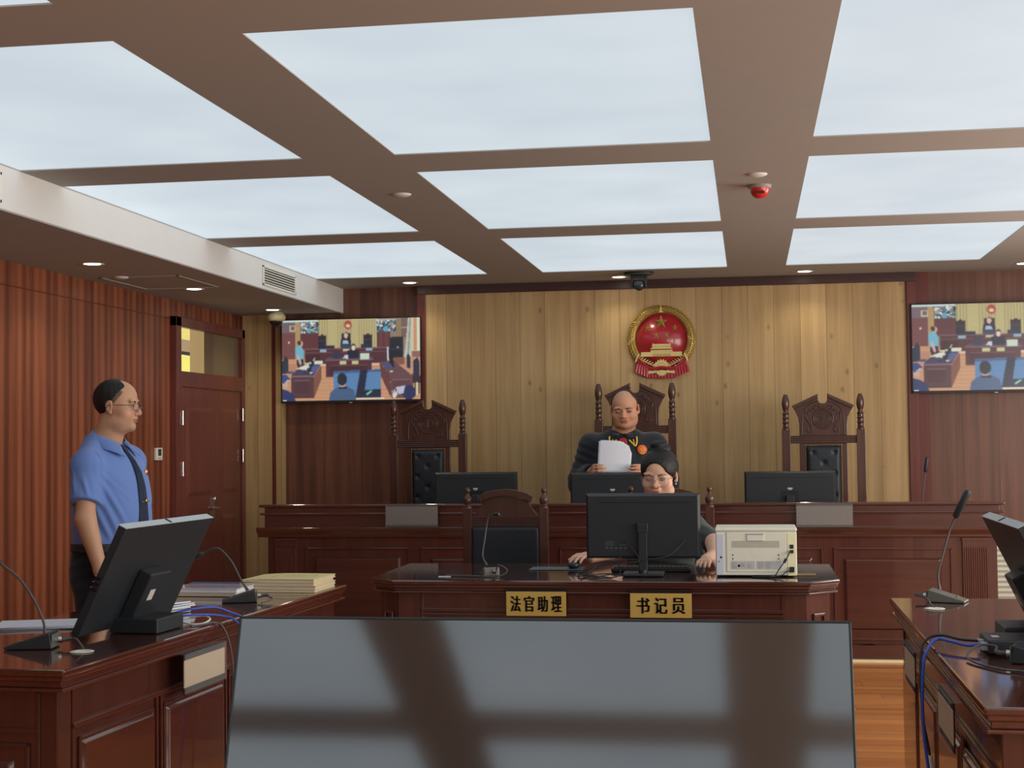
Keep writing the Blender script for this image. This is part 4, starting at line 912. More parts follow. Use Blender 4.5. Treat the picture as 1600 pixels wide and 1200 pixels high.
# ------------------------------------------------------------------ people: smooth signed-distance bodies polygonised with surface nets
def axis(*segs):
    """segs: (start, stop, step), ..."""
    out = []
    for a, b, s in segs:
        n = max(1, int(round((b-a)/s))); out += [a+(b-a)*i/n for i in range(n)]
    out.append(segs[-1][1]); return np.array(out, dtype=np.float32)
class SDF:
    def __init__(s, xs, ys, zs):
        s.ax = (xs, ys, zs); s.D = np.full((len(xs), len(ys), len(zs)), .5, np.float32)
    def sub(s, c, r):
        sl = []
        for k in range(3):
            i0 = np.searchsorted(s.ax[k], c[k]-r[k]); i1 = np.searchsorted(s.ax[k], c[k]+r[k])
            if i1 <= i0: return None
            sl.append(slice(i0, i1))
        X = s.ax[0][sl[0]][:, None, None]; Y = s.ax[1][sl[1]][None, :, None]; Z = s.ax[2][sl[2]][None, None, :]
        return tuple(sl), X, Y, Z
    def comb(s, sl, d, k, op):
        a = s.D[sl]
        if op == 'u':
            if k > 0: h = np.clip(.5+.5*(a-d)/k, 0, 1); r = a*(1-h)+d*h-k*h*(1-h)
            else: r = np.minimum(a, d)
        elif op == 's':
            d = -d
            if k > 0: h = np.clip(.5-.5*(a-d)/k, 0, 1); r = a*(1-h)+d*h+k*h*(1-h)
            else: r = np.maximum(a, d)
        elif op == 'i':
            if k > 0: h = np.clip(.5-.5*(a-d)/k, 0, 1); r = a*(1-h)+d*h+k*h*(1-h)
            else: r = np.maximum(a, d)
        s.D[sl] = r
    def ell(s, c, r, k=.01, op='u', rot=None):
        R_ = max(r)+k+.02; q = s.sub(c, (R_,)*3)
        if q is None: return s
        sl, X, Y, Z = q; x, y, z = X-c[0], Y-c[1], Z-c[2]
        if rot is not None:
            m = Euler(rot).to_matrix().transposed()
            x, y, z = m[0][0]*x+m[0][1]*y+m[0][2]*z, m[1][0]*x+m[1][1]*y+m[1][2]*z, m[2][0]*x+m[2][1]*y+m[2][2]*z
        k0 = np.sqrt((x/r[0])**2+(y/r[1])**2+(z/r[2])**2); k1 = np.sqrt((x/r[0]**2)**2+(y/r[1]**2)**2+(z/r[2]**2)**2)+1e-9
        s.comb(sl, k0*(k0-1)/k1, k, op); return s
    def cone(s, a, b, ra, rb, k=.01, op='u', flat=None):
        a = np.array(a, float); b = np.array(b, float); c = (a+b)/2; h = np.abs(b-a)/2+max(ra, rb)+k+.02
        q = s.sub(c, h)
        if q is None: return s
        sl, X, Y, Z = q; ab = b-a; L2 = ab@ab
        t = np.clip(((X-a[0])*ab[0]+(Y-a[1])*ab[1]+(Z-a[2])*ab[2])/L2, 0, 1)
        x, y, z = X-a[0]-t*ab[0], Y-a[1]-t*ab[1], Z-a[2]-t*ab[2]
        s.comb(sl, np.sqrt(x*x+y*y+z*z)-(ra+(rb-ra)*t), k, op); return s
    def limb(s, pts, rs, k=.012, op='u'):
        for i in range(len(pts)-1): s.cone(pts[i], pts[i+1], rs[i], rs[i+1], k, op)
        return s
    def stack(s, rows, k=.02, op='u', p=2.3, shell=0):
        """rows: (z, cx, cy, rx, ry) ascending z; cross-sections are superellipses interpolated smoothly"""
        rows = np.array(rows, float); z = rows[:, 0]
        zc = s.ax[2]; i0 = np.searchsorted(zc, z[0]-.03); i1 = np.searchsorted(zc, z[-1]+.03); zz = zc[i0:i1]
        from_ = np.clip(zz, z[0], z[-1]); idx = np.clip(np.searchsorted(z, from_)-1, 0, len(z)-2); t = (from_-z[idx])/(z[idx+1]-z[idx]); 
        def cr(c):
            v = rows[:, c]; m = np.gradient(v, z); h = z[idx+1]-z[idx]
            return ((2*t**3-3*t**2+1)*v[idx]+(t**3-2*t**2+t)*h*m[idx]+(-2*t**3+3*t**2)*v[idx+1]+(t**3-t**2)*h*m[idx+1])
        cx, cy, rx, ry = [cr(c)[None, None, :].astype(np.float32) for c in (1, 2, 3, 4)]
        X = s.ax[0][:, None, None]; Y = s.ax[1][None, :, None]
        d = (((np.abs(X-cx)/rx)**p+(np.abs(Y-cy)/ry)**p)**(1/p)-1)*np.minimum(rx, ry)
        cap = np.maximum(z[0]-zz, zz-z[-1])[None, None, :]
        d = np.maximum(d, cap); s.comb((slice(None), slice(None), slice(i0, i1)), d.astype(np.float32), k, op); return s
    def half(s, n, o, k=0, op='i'):
        """keep the side where (p-o).n < 0"""
        X = s.ax[0][:, None, None]; Y = s.ax[1][None, :, None]; Z = s.ax[2][None, None, :]
        n = Vector(n).normalized(); d = (X-o[0])*n.x+(Y-o[1])*n.y+(Z-o[2])*n.z
        s.comb((slice(None),)*3, d.astype(np.float32), k, op); return s
    def mesh(s, name, m, parent=None, col=None, smooth=1, T=None, wrinkle=None):
        D = s.D; neg = D < 0; nx, ny, nz = D.shape
        c = neg[:-1, :-1, :-1].astype(np.int8); cnt = sum(neg[i:nx-1+i, j:ny-1+j, k:nz-1+k].astype(np.int8) for i in (0, 1) for j in (0, 1) for k in (0, 1))
        act = np.argwhere((cnt > 0) & (cnt < 8)); idm = np.full((nx-1, ny-1, nz-1), -1, np.int32); idm[tuple(act.T)] = np.arange(len(act))
        acc = np.zeros((len(act), 3)); num = np.zeros(len(act)); A = [np.asarray(a, float) for a in s.ax]
        i, j, k = act.T
        cor = [(a, b, c_) for a in (0, 1) for b in (0, 1) for c_ in (0, 1)]
        for p in cor:
            for ax_ in range(3):
                if p[ax_]: continue
                q = list(p); q[ax_] = 1
                d0 = D[i+p[0], j+p[1], k+p[2]]; d1 = D[i+q[0], j+q[1], k+q[2]]; mk = (d0 < 0) != (d1 < 0)
                t = np.where(mk, d0/(d0-d1+1e-12), 0)
                P0 = np.stack([A[0][i+p[0]], A[1][j+p[1]], A[2][k+p[2]]], 1); P1 = np.stack([A[0][i+q[0]], A[1][j+q[1]], A[2][k+q[2]]], 1)
                acc += np.where(mk[:, None], P0+(P1-P0)*t[:, None], 0); num += mk
        V_ = acc/num[:, None]; F_ = []
        for ax_ in range(3):
            sh = [slice(None)]*3; sh2 = [slice(None)]*3; sh[ax_] = slice(0, -1); sh2[ax_] = slice(1, None)
            e = neg[tuple(sh)] != neg[tuple(sh2)]; e_i = np.argwhere(e); o1, o2 = [a for a in range(3) if a != ax_]
            ok = (e_i[:, o1] > 0) & (e_i[:, o2] > 0) & (e_i[:, o1] < (nx, ny, nz)[o1]-1) & (e_i[:, o2] < (nx, ny, nz)[o2]-1); e_i = e_i[ok]
            quad = []
            for (u, v) in ((-1, -1), (0, -1), (0, 0), (-1, 0)):
                q = e_i.copy(); q[:, o1] += u; q[:, o2] += v; quad.append(idm[tuple(q.T)])
            quad = np.stack(quad, 1); flip = neg[tuple(e_i.T)] ^ (ax_ == 1); quad[~flip] = quad[~flip][:, ::-1]; F_.append(quad)
        F_ = np.concatenate(F_); F_ = F_[(F_ >= 0).all(1)]
        for _ in range(smooth):       # light Laplacian relaxation
            S = np.zeros_like(V_); n = np.zeros(len(V_))
            for a, b in ((0, 1), (1, 2), (2, 3), (3, 0)):
                np.add.at(S, F_[:, a], V_[F_[:, b]]); np.add.at(S, F_[:, b], V_[F_[:, a]]); np.add.at(n, F_[:, a], 1); np.add.at(n, F_[:, b], 1)
            V_ = V_*.5+.5*S/np.maximum(n, 1)[:, None]
        if wrinkle is not None:
            e1 = V_[F_[:, 2]]-V_[F_[:, 0]]; e2 = V_[F_[:, 3]]-V_[F_[:, 1]]; fn = np.cross(e1, e2); Nn = np.zeros_like(V_)
            for a in range(4): np.add.at(Nn, F_[:, a], fn)
            Nn /= np.linalg.norm(Nn, axis=1)[:, None]+1e-12
            V_ = V_+Nn*wrinkle(V_)[:, None]
        me = bpy.data.meshes.new(name)
        Vw = V_
        me.vertices.add(len(V_)); me.vertices.foreach_set('co', V_.astype(np.float32).ravel())
        me.loops.add(F_.size); me.loops.foreach_set('vertex_index', F_.astype(np.int32).ravel())
        me.polygons.add(len(F_)); me.polygons.foreach_set('loop_start', np.arange(0, F_.size, 4, dtype=np.int32)); me.polygons.foreach_set('loop_total', np.full(len(F_), 4, np.int32))
        me.update(calc_edges=True); me.polygons.foreach_set('use_smooth', [True]*len(F_))
        if col is not None:
            a = me.color_attributes.new('Col', 'FLOAT_COLOR', 'POINT'); C = np.ones((len(V_), 4), np.float32); C[:, :3] = col(V_); a.data.foreach_set('color', C.ravel())
        if T is not None: me.transform(T)
        bm = bmesh.new(); bm.from_mesh(me); bmesh.ops.recalc_face_normals(bm, faces=bm.faces); bm.to_mesh(me); bm.free()
        me.materials.append(m); o = bpy.data.objects.new(name, me); COL.objects.link(o)
        if parent: o.parent = parent
        return o
def L3(r, g, b): return np.array(lin(r, g, b)[:3])
M_skin = attr_mat('skin', rough=.48, spec=.35, sss=.12)
M_hair = mat('black_hair', lin(30, 28, 30), rough=.42, spec=.4, bump=.35, bscale=220)
M_hairthin = mat('greying_hair', lin(52, 50, 52), rough=.5, spec=.3, bump=.4, bscale=260)
M_eye = mat('eye_white', lin(170, 158, 148), rough=.25); M_iris = mat('iris', lin(30, 22, 18), rough=.15)
M_brow = mat('eyebrow_hair', lin(52, 42, 38), rough=.7)

def sv(x, y, z, sc):
    return Vector((x*sc[0], y*sc[1], z*sc[2])) if isinstance(sc, tuple) else Vector((x, y, z))*sc
def s1(sc): return sc[2] if isinstance(sc, tuple) else sc
def s3(r, sc): return tuple(a*b for a, b in zip(r, sc)) if isinstance(sc, tuple) else tuple(a*sc for a in r)
def head(s, H, sc=1.0, fat=0.0, female=False, k=.012, closed=False, cr=1.0, nw=0.0, lips=1.0):
    """adds a head at frame H (4x4 whose origin is mid-head between the ears, -y is the face); works on primitives placed through H"""
    R3 = H.to_3x3(); eul = R3.to_euler()
    def P(x, y, z): return tuple(H @ sv(x, y, z, sc))
    def E(c, r, k_=.012, op='u', rz=0): s.ell(P(*c), s3(r, sc), k_, op, rot=(R3 @ Euler((0, 0, rz)).to_matrix()).to_euler())
    f = 1+fat
    E((0, .014, .035), (.074*cr, .094, .088), 0)
    E((0, -.018, .040), (.066*cr, .073, .070), .02)
    E((0, -.030, -.030), (.060*f, .058, .078), .025)
    E((0, -.036, -.072), (.046*f, .048, .040), .02)
    E((0, -.074, -.096), (.022, .018, .018), .016)
    for q in (-1, 1):
        E((q*.040*f, -.052, -.034), (.027*f, .030, .034), .018)
        E((q*.046*f, -.020, -.074), (.022*f, .036, .026), .02)
        E((q*.030, -.082, .026), (.026, .010, .008), .012)
    for q in (-1, 1): E((q*.032, -.098, .004), (.019, .012, .010), .010, 's')      # eye sockets
    for q in (-1, 1): E((q*.031, -.0765, .002), (.0170, .0145, .0125), .004)         # lids over the eyeballs
    if not closed:
        for q in (-1, 1): E((q*.031, -.0925, .000), (.0125, .004, .0030), .002, 's')
    nb = nw if not female else -.002
    a = P(0, -.086, .012); b = P(0, -.107+(.004 if female else 0), -.028)
    s.cone(a, b, .0075*s1(sc), (.0125+nb)*s1(sc), .010)
    E((0, -.104+(.004 if female else 0), -.031), (.0125+nb, .012, .0105), .006)
    for q in (-1, 1): E((q*(.0135+nb*.7), -.094, -.034), (.0085, .011, .0085), .005)
    for q in (-1, 1): E((q*.0065, -.103, -.0425), (.0032, .005, .003), .002, 's')
    E((0, -.088, -.052), (.020, .010, .014), .010)                                   # muzzle
    E((0, -.0935+.002*(1-lips)*3, -.0585), (.0215, .0085, .0048*lips), .004)
    E((0, -.0925+.002*(1-lips)*3, -.0690), (.0185, .0090, .0056*lips), .004)
    E((0, -.104, -.0635), (.0205, .008, .0011), .002, 's')
    E((0, -.094, -.080), (.014, .006, .004), .004, 's')
    for q in (-1, 1):                                                                 # ears
        E((q*.0745, .012, -.004), (.0075, .019, .031), .006, 'u', q*.35)
        E((q*.0825, .007, .000), (.0045, .0105, .020), .004, 's', q*.35)
        E((q*.073, .004, -.030), (.007, .009, .009), .005)
    return P, E
def skincol(Hinv, sc, base, lip, brow=True, stub=None, female=False):
    def f(Vv):
        n = len(Vv); m = np.array(Hinv); q = (np.c_[Vv, np.ones(n)] @ m.T)[:, :3]/np.array(sc)
        C = np.tile(base, (n, 1)); x, y, z = q.T; ax = np.abs(x)
        def mix(c, wgt): 
            nonlocal C; C = C*(1-wgt[:, None])+c*wgt[:, None]
        g = lambda dx, dy, dz, sx, sy, sz: np.exp(-((dx/sx)**2+(dy/sy)**2+(dz/sz)**2))
        hd_ = (q[:, 2] > -.13) & (np.abs(q[:, 0]) < .11)
        mix(base*np.array([1.08, .80, .74]), .30*g(ax-.040, y+.08, z+.035, .022, .03, .022)*hd_)
        mix(base*np.array([1.05, .74, .68]), .35*g(x, y+.11, z+.032, .016, .02, .014)*hd_)
        mix(lip, .95*np.clip(1.6*g(x, y+.098, z+.0635, .019, .012, .0085), 0, 1)*hd_)
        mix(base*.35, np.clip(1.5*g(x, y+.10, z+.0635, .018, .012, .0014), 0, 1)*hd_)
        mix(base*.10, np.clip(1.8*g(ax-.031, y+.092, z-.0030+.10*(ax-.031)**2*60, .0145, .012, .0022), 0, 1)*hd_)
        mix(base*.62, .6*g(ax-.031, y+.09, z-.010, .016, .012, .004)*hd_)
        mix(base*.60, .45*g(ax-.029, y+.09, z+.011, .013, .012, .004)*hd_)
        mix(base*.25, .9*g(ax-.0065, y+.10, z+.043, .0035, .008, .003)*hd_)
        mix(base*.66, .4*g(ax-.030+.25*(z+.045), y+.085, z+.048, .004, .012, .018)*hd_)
        if stub is not None: mix(stub, .18*np.clip((-.05-z)/.03, 0, 1)*(y < .0)*(z > -.12)*hd_*(1-g(x, y+.1, z+.0635, .02, .02, .009)))
        return np.clip(C, 0, 1)
    return f
def brows(H, sc, par, female=False, tilt=0):
    for q in (-1, 1):
        P = [H @ sv(q*x, y, z, sc) for x, y, z in ((.014, -.093, .0185-tilt), (.026, -.0925, .0225), (.038, -.087, .0225), (.050, -.076, .0165))]
        c = catmull(P, 5); n = len(c); t = .0026 if female else .0040
        MB().tube(c, [t*s1(sc)*(1-.55*abs(2*i/(n-1)-.8)) for i in range(n)], 6).build('eyebrow', M_brow, par)
def lashes(H, sc, par):
    for q in (-1, 1):
        P = [H @ sv(q*x, y, z, sc) for x, y, z in ((.0165, -.0850, -.0015), (.024, -.0905, -.0042), (.031, -.0922, -.0052), (.039, -.0900, -.0040), (.047, -.0835, -.0008))]
        c = catmull(P, 5); n = len(c); MB().tube(c, [.0013*s1(sc)*(.5+.7*math.sin(PI*i/(n-1))) for i in range(n)], 6).build('eyelashes', M_brow, par)
def eyes(H, sc, par, look=(0, 0)):
    X3 = sv; S = s1(sc)
    for q in (-1, 1):
        b = MB(); b.ball((0, 0, 0), .0112*S, 16, H @ Matrix.Translation(sv(q*.031, -.0785, .0005, sc))); o = b.build('eyeball', M_eye, par)
        i = MB(); i.ball((0, 0, 0), (.0055*S, .0025*S, .0055*S), 12, H @ Matrix.Translation(sv(q*.031+look[0], -.0893, .0005+look[1], sc))); i.build('iris', M_iris, o)
def glasses(H, sc, par, m, wx=.0245, hz=.019, r=.0010, dz=-.004, label=None, sq=3.0):
    G = MB(); g = lambda x, y, z: H @ sv(x, y, z, sc)
    for q in (-1, 1):
        ring = []
        for k in range(28):
            a = 2*PI*k/28; ca, sa = math.cos(a), math.sin(a)
            x = math.copysign(abs(ca)**(2/sq), ca)*wx; z = math.copysign(abs(sa)**(2/sq), sa)*hz
            ring.append(g(q*.034+x, -.107+.10*((q*.034+x)/.07)**2*.12, dz+z))
        G.tube(ring, r*s1(sc), 6, closed=True)
        e = .034+wx
        G.tube([g(q*e, -.103, dz+hz*.55), g(q*(e+.008), -.096, dz+hz*.6), g(q*.0745, -.06, dz+hz*.55), g(q*.0770, -.01, dz+hz*.5), g(q*.0785, .012, dz+hz*.4), g(q*.076, .028, dz-.01)], r*1.25*s1(sc), 6)
    G.tube(catmull([g(-.034+wx, -.107, dz+.004), g(0, -.111, dz+.008), g(.034-wx, -.107, dz+.004)], 5), r*1.2*s1(sc), 6)
    o = G.build('glasses_frame', m, par)
    for q in (-1, 1):
        l = []
        for k in range(28):
            a = 2*PI*k/28; ca, sa = math.cos(a), math.sin(a)
            l.append(g(q*.034+math.copysign(abs(ca)**(2/sq), ca)*wx, -.1065+.10*((q*.034+math.copysign(abs(ca)**(2/sq), ca)*wx)/.07)**2*.12, dz+math.copysign(abs(sa)**(2/sq), sa)*hz))
        MB().add(l+[p+H.to_3x3() @ Vector((0, .0008, 0)) for p in l], [tuple(range(28)), tuple(range(28, 56))[::-1]]).build('lens', M_lens, o)
    return o
M_lens = bpy.data.materials.new('spectacle_lens'); M_lens.use_nodes = True
_b = M_lens.node_tree.nodes['Principled BSDF']; _b.inputs['Base Color'].default_value = (.9, .92, .95, 1); _b.inputs['Alpha'].default_value = .05; _b.inputs['Roughness'].default_value = .05; _b.inputs['Specular IOR Level'].default_value = .25
def hand(s, wrist, d, up, curl=(.5, .5, .5, .5), spread=.12, thumb=(.6, .6), side=1, sc=1.0, kf=.004):
    """hand from wrist point: d = direction of the palm, up = back-of-hand normal, side=+1 thumb on d x up side"""
    d = Vector(d).normalized(); up = (Vector(up)-d*Vector(up).dot(d)).normalized(); sd = d.cross(up)*side; w0 = Vector(wrist)
    L_ = .088*sc; s.cone(w0, w0+d*.02*sc, .022*sc, .023*sc, .012)
    for q, r in ((-.026, .0135), (-.009, .0145), (.009, .0145), (.026, .0135)):
        s.cone(w0+d*.015*sc+sd*q*.6*sc, w0+d*L_*sc*.98+sd*q*sc*1.05, r*sc, .0115*sc, .012)
    lens = ((.038, .023, .019), (.045, .028, .021), (.042, .026, .021), (.033, .020, .018)); offs = (.030, .010, -.011, -.030)
    tips = []
    for f in range(4):
        l = lens[f]; p = w0+d*(L_-(.004 if f in (0, 3) else 0))*sc+sd*offs[f]*sc; dir_ = (d+sd*offs[f]*spread*8).normalized(); a = 0; rr = (.0092, .0084, .0076, .0064)
        for j in range(3):
            a += curl[f]*(.75, 1.0, .6)[j]
            dj = dir_*math.cos(a)-up*math.sin(a); n = p+dj*l[j]*sc
            s.cone(p, n, rr[j]*sc, rr[j+1]*sc, kf); p = n
        tips.append(p)
    t0 = w0+d*.022*sc+sd*.022*sc; t1 = t0+(d*.55+sd*.75-up*.25).normalized()*.040*sc
    dt = (d*math.cos(thumb[0])+sd*math.sin(thumb[0])*.6-up*thumb[1]).normalized(); t2 = t1+dt*.032*sc; t3 = t2+(dt+d*.3-sd*.15).normalized()*.026*sc
    s.cone(t0, t1, .0165*sc, .0125*sc, .010); s.cone(t1, t2, .0112*sc, .0100*sc, kf); s.cone(t2, t3, .0100*sc, .0082*sc, kf)
    return tips+[t3]

from mathutils.bvhtree import BVHTree
def bvh(o): return BVHTree.FromPolygons([v.co.copy() for v in o.data.vertices], [tuple(p.vertices) for p in o.data.polygons])
def snap(T, x, z, off=.002, y0=-1.0):
    h = T.ray_cast(Vector((x, y0, z)), Vector((0, 1, 0))); return Vector((x, (h[0].y if h[0] else -.15)-off, z))
def Rz(a): return Matrix.Rotation(a, 4, 'Z')
def Rx(a): return Matrix.Rotation(a, 4, 'X')
def Ry(a): return Matrix.Rotation(a, 4, 'Y')
def sleeve(s, parts, cut, k=.03):
    """sleeve built apart, cut clean at its cuff plane, then blended into the garment"""
    s2 = SDF(*s.ax)
    for f in parts: f(s2)
    (o, n), = [cut]; s2.half(n, o, .002); s.comb((slice(None),)*3, s2.D, k, 'u')
def fold(V_, seeds, amp):
    """long soft cloth folds: seeds = (point, direction, wavelength, extent)"""
    h = np.zeros(len(V_))
    for p, dr, wl, ex in seeds:
        p = np.array(p); dr = np.array(dr, float); dr /= np.linalg.norm(dr); q = V_-p; t = q@dr; r2 = (q**2).sum(1)
        h += np.sin(2*PI*t/wl+3*np.sin(q[:, 2]*9))*np.exp(-r2/ex**2)
    return amp*h
# ================================================================== standing man in the blue shirt (left)
man = empty('person', (-2.720, 6.0, 0), math.radians(82)); tag(man, 'standing man in short-sleeved blue shirt, dark tie and glasses behind the left table', 'person')
man_M = Matrix.Translation(man.location) @ Rz(man.rotation_euler.z)
# local frame: faces -y, +x is his left side.  his right side (-x) is nearest the camera
SKM = L3(196, 150, 120)
SM = .93
HM = Matrix.Translation((-.005, -.032, 1.563)) @ Rz(math.radians(13)) @ Rx(math.radians(2))
s = SDF(axis((-.36, -.12, .005), (-.12, .12, .0028), (.12, .36, .005)), axis((-.26, .17, .0032)), axis((.74, 1.40, .005), (1.40, 1.70, .0028)))
P, E = head(s, HM, SM, .05, lips=.65, nw=-.001)
s.limb([P(0, .018, -.085), (0, .030, 1.40), (0, .035, 1.33)], [.060, .066, .072], .025)      # neck
s.ell(P(0, -.030, -.098), (.040, .036, .020), .02)                                              # under the chin
s.stack([(.90, 0, 0, .15, .11), (1.05, 0, -.005, .15, .12), (1.2, 0, 0, .165, .11), (1.30, 0, .02, .14, .08), (1.37, 0, .03, .06, .06)], .02)
# arms: shoulder, elbow, wrist
RA = [(-.175, .005, 1.330), (-.225, -.020, 1.09), (-.212, -.085, .875), (-.205, -.105, .835)]
LA = [(.185, .02, 1.345), (.255, .035, 1.09), (.225, -.05, .865), (.215, -.07, .83)]
for A in (RA, LA): s.limb([tuple(Vector(A[0])+Vector((0, 0, -.03))), A[1]], [.040, .041], .01); s.limb([A[1], A[2], A[3]], [.042, .028, .025], .014); s.ell(A[1], (.036, .040, .040), .012)
for A in (RA, LA): s.cone(A[1], tuple(.6*a+.4*b for a, b in zip(A[1], A[2])), .040, .037, .01)
hand(s, RA[3], (.0, -.25, -.95), (-1, 0, .0), curl=(.35, .38, .42, .45), side=-1, thumb=(.5, .1))
hand(s, LA[3], (.0, -.25, -.95), (1, 0, .0), curl=(.35, .38, .42, .45), side=1, thumb=(.5, .1))
mb_ = s.mesh('body', M_skin, man, skincol(HM.inverted(), SM, SKM, L3(160, 96, 84), stub=L3(120, 100, 86)), 1)
# hair: short, receding, kept off the bald brow
def hair_shell(H, sc, grow, cut, m, par, name='hair', female=False, extra=None, res=.003, cr=1.0):
    o = H.translation; s2 = SDF(axis((o.x-.13, o.x+.13, res)), axis((o.y-.15, o.y+.15, res)), axis((o.z-.14, o.z+.18, res)))
    R3 = H.to_3x3(); eul = R3.to_euler()
    def Pp(x, y, z): return tuple(H @ sv(x, y, z, sc))
    def E2(c, r, k_=.0, op='u', rx=0): s2.ell(Pp(*c), s3(r, sc), k_, op, rot=(R3 @ Euler((rx, 0, 0)).to_matrix()).to_euler())
    def HS(n, o2, k_=.004): s2.half(R3 @ Vector(n), Pp(*o2), k_)
    E2((0, .014+grow*.3, .035), (.074*cr+grow, .094+grow, .088+grow)); E2((0, -.018, .040), (.066*cr+grow, .073+grow, .070+grow), .02)
    if extra: extra(E2, s2, Pp)
    cut(E2, HS)
    return s2.mesh(name, m, par, None, 2, wrinkle=lambda V_: .0006*np.sin(V_[:, 0]*300+V_[:, 2]*160)*np.sin(V_[:, 2]*210+V_[:, 1]*200))
def cut_man(E2, HS):
    E2((0, -.108, .055), (.070, .088, .092), .004, 's')          # bare forehead
    E2((0, -.075, .085), (.042, .070, .075), .004, 's')          # receded front of the crown
    HS((0, -.75, -.55), (0, .038, -.030))                         # nape and sideburn line
    E2((0, -.10, -.05), (.12, .115, .070), .004, 's')
    for q in (-1, 1): E2((q*.078, .010, -.010), (.020, .024, .034), .004, 's')
hair_shell(HM, SM, .0040, cut_man, M_hair, man)
def cut_side(E2, HS):
    E2((0, -.118, .03), (.12, .085, .12), .004, 's'); HS((0, -.75, -.55), (0, .026, -.040)); HS((0, 0, 1), (0, 0, .070))
    for q in (-1, 1): E2((q*.078, .010, -.012), (.020, .021, .030), .004, 's')
hair_shell(HM, SM, .0022, cut_side, mat('thin_side_hair', lin(104, 84, 70), rough=.6, bump=.3, bscale=240), man, 'side_hair')
brows(HM, SM, man); eyes(HM, SM, man)
glasses(HM, SM, man, mat('thin_grey_frame', lin(70, 66, 66), rough=.25, metal=.7), wx=.0245, hz=.0155, r=.0012, dz=-.003)
# shirt
M_shirt = mat('blue_shirt_cloth', lin(106, 134, 196), rough=.8, spec=.15, sheen=.2, bump=.10, bscale=380, var=.03, vscale=6)
s = SDF(axis((-.36, .36, .0045)), axis((-.24, .20, .0045)), axis((.93, 1.47, .0045)))
rows = [(.955, 0, .012, .172, .130), (1.00, 0, .004, .180, .142), (1.08, 0, -.004, .186, .150), (1.18, 0, -.002, .190, .146), (1.27, 0, .008, .196, .136), (1.33, 0, .020, .178, .118), (1.365, 0, .028, .140, .100), (1.400, 0, .036, .098, .084), (1.435, 0, .042, .074, .068)]
s.stack(rows, 0, p=2.2)
for A, sg in ((RA, -1), (LA, 1)):
    sh = Vector(A[0]); el = Vector(A[1]); n = (el-sh).normalized(); e2 = sh+(el-sh)*.74; n2 = (n+Vector((sg*.25, 0, 0))).normalized()
    s.cone((sg*.045, .045, 1.400), (sh.x*.93, sh.y+.01, sh.z-.006), .046, .058, .03)
    sleeve(s, [lambda q, sh=sh: q.ell((sh.x*.98, sh.y, sh.z-.020), (.066, .070, .062), .0), lambda q, sh=sh, e2=e2, n=n: q.cone(sh+Vector((0, 0, -.03)), e2+n*.03, .064, .067, .02)], (tuple(e2), tuple(n2)), .022)
s.half((0, 0, -1), (0, 0, .958), .0)
# open neck
s.ell((0, .022, 1.452), (.066, .062, .052), .006, 's')
def ridge(V_, seeds, amp):
    """sharp-crested drag folds: (start, end, width) lines on the cloth"""
    h = np.zeros(len(V_))
    for a, b, wd, am in seeds:
        a = np.array(a); b = np.array(b); ab = b-a; t = np.clip(((V_-a)@ab)/(ab@ab), 0, 1); q = V_-a-t[:, None]*ab; d = np.sqrt((q**2).sum(1))
        h += am*np.exp(-(d/wd)**2)*np.sin(PI*np.clip(t, .02, 1))**.5-.45*am*np.exp(-((d-wd*1.6)/wd)**2)*np.sin(PI*np.clip(t, .02, 1))
    return amp*h
def wr(V_):
    return ridge(V_, [((-.19, -.06, 1.26), (-.10, -.14, 1.06), .012, 1), ((-.19, -.05, 1.22), (-.12, -.13, .99), .013, 1), ((-.19, -.03, 1.17), (-.15, -.11, .97), .012, 1), ((-.19, -.05, 1.29), (-.07, -.14, 1.16), .010, .8), ((-.185, .0, 1.12), (-.17, -.07, .965), .012, .8),
        ((-.20, -.075, 1.36), (-.19, -.075, 1.24), .010, -1.0), ((-.16, -.03, 1.385), (-.17, -.08, 1.30), .010, .9), ((-.25, -.02, 1.27), (-.26, -.06, 1.18), .010, .8), ((-.24, .04, 1.30), (-.27, .0, 1.19), .011, .8), ((-.25, -.05, 1.30), (-.29, -.01, 1.23), .010, .7),
        ((.18, -.05, 1.30), (.08, -.15, 1.12), .012, 1), ((.17, -.07, 1.22), (.09, -.14, 1.02), .013, 1), ((.12, -.08, 1.37), (.13, -.13, 1.24), .010, .8), ((0, .14, 1.3), (.05, .15, 1.0), .014, .8), ((-.08, .13, 1.3), (-.12, .13, 1.02), .014, .8)], .0065)
shirt = s.mesh('shirt', M_shirt, man, None, 2, wrinkle=wr)
# collar: two folded leaves around the neck
def ribbon(b, inner, outer, th=.002):
    n = len(inner); vs = []
    for a, c in zip(inner, outer): vs += [Vector(a), Vector(c)]
    fs = [(2*i, 2*i+1, 2*i+3, 2*i+2) for i in range(n-1)]
    return b.add(vs, fs, True)
def collar(par, m, cx, cy, zb, rx, ry, hb, hf, dz_front, spread=.030, name='collar', lean=0):
    """stand + folded leaf, open at the throat (-y)"""
    for sg in (-1, 1):
        top = []; bot = []
        for k in range(15):
            a = PI/2-(PI*.93)*k/14; x = cx+sg*rx*math.cos(a); y = cy+ry*math.sin(a); t = k/14; yl = .45*lean*(1-t)
            top.append((x, y-lean*(1-t), zb+hb*(1-t)+hf*t)); o = .012+spread*t*.62
            bot.append((cx+sg*(rx+o)*math.cos(a)+(sg*spread*.55*t**4), cy+(ry+o)*math.sin(a)-.012*t**3-yl, zb+hb*(1-t)+hf*t-.042-dz_front*t**3))
        b = MB(); ribbon(b, top, bot); o_ = b.build(name, m, par); so = o_.modifiers.new('thick', 'SOLIDIFY'); so.thickness = .0035; so.offset = 1
collar(shirt, M_shirt, 0, .024, 1.395, .074, .074, .082, .010, .018, .058, lean=.030)
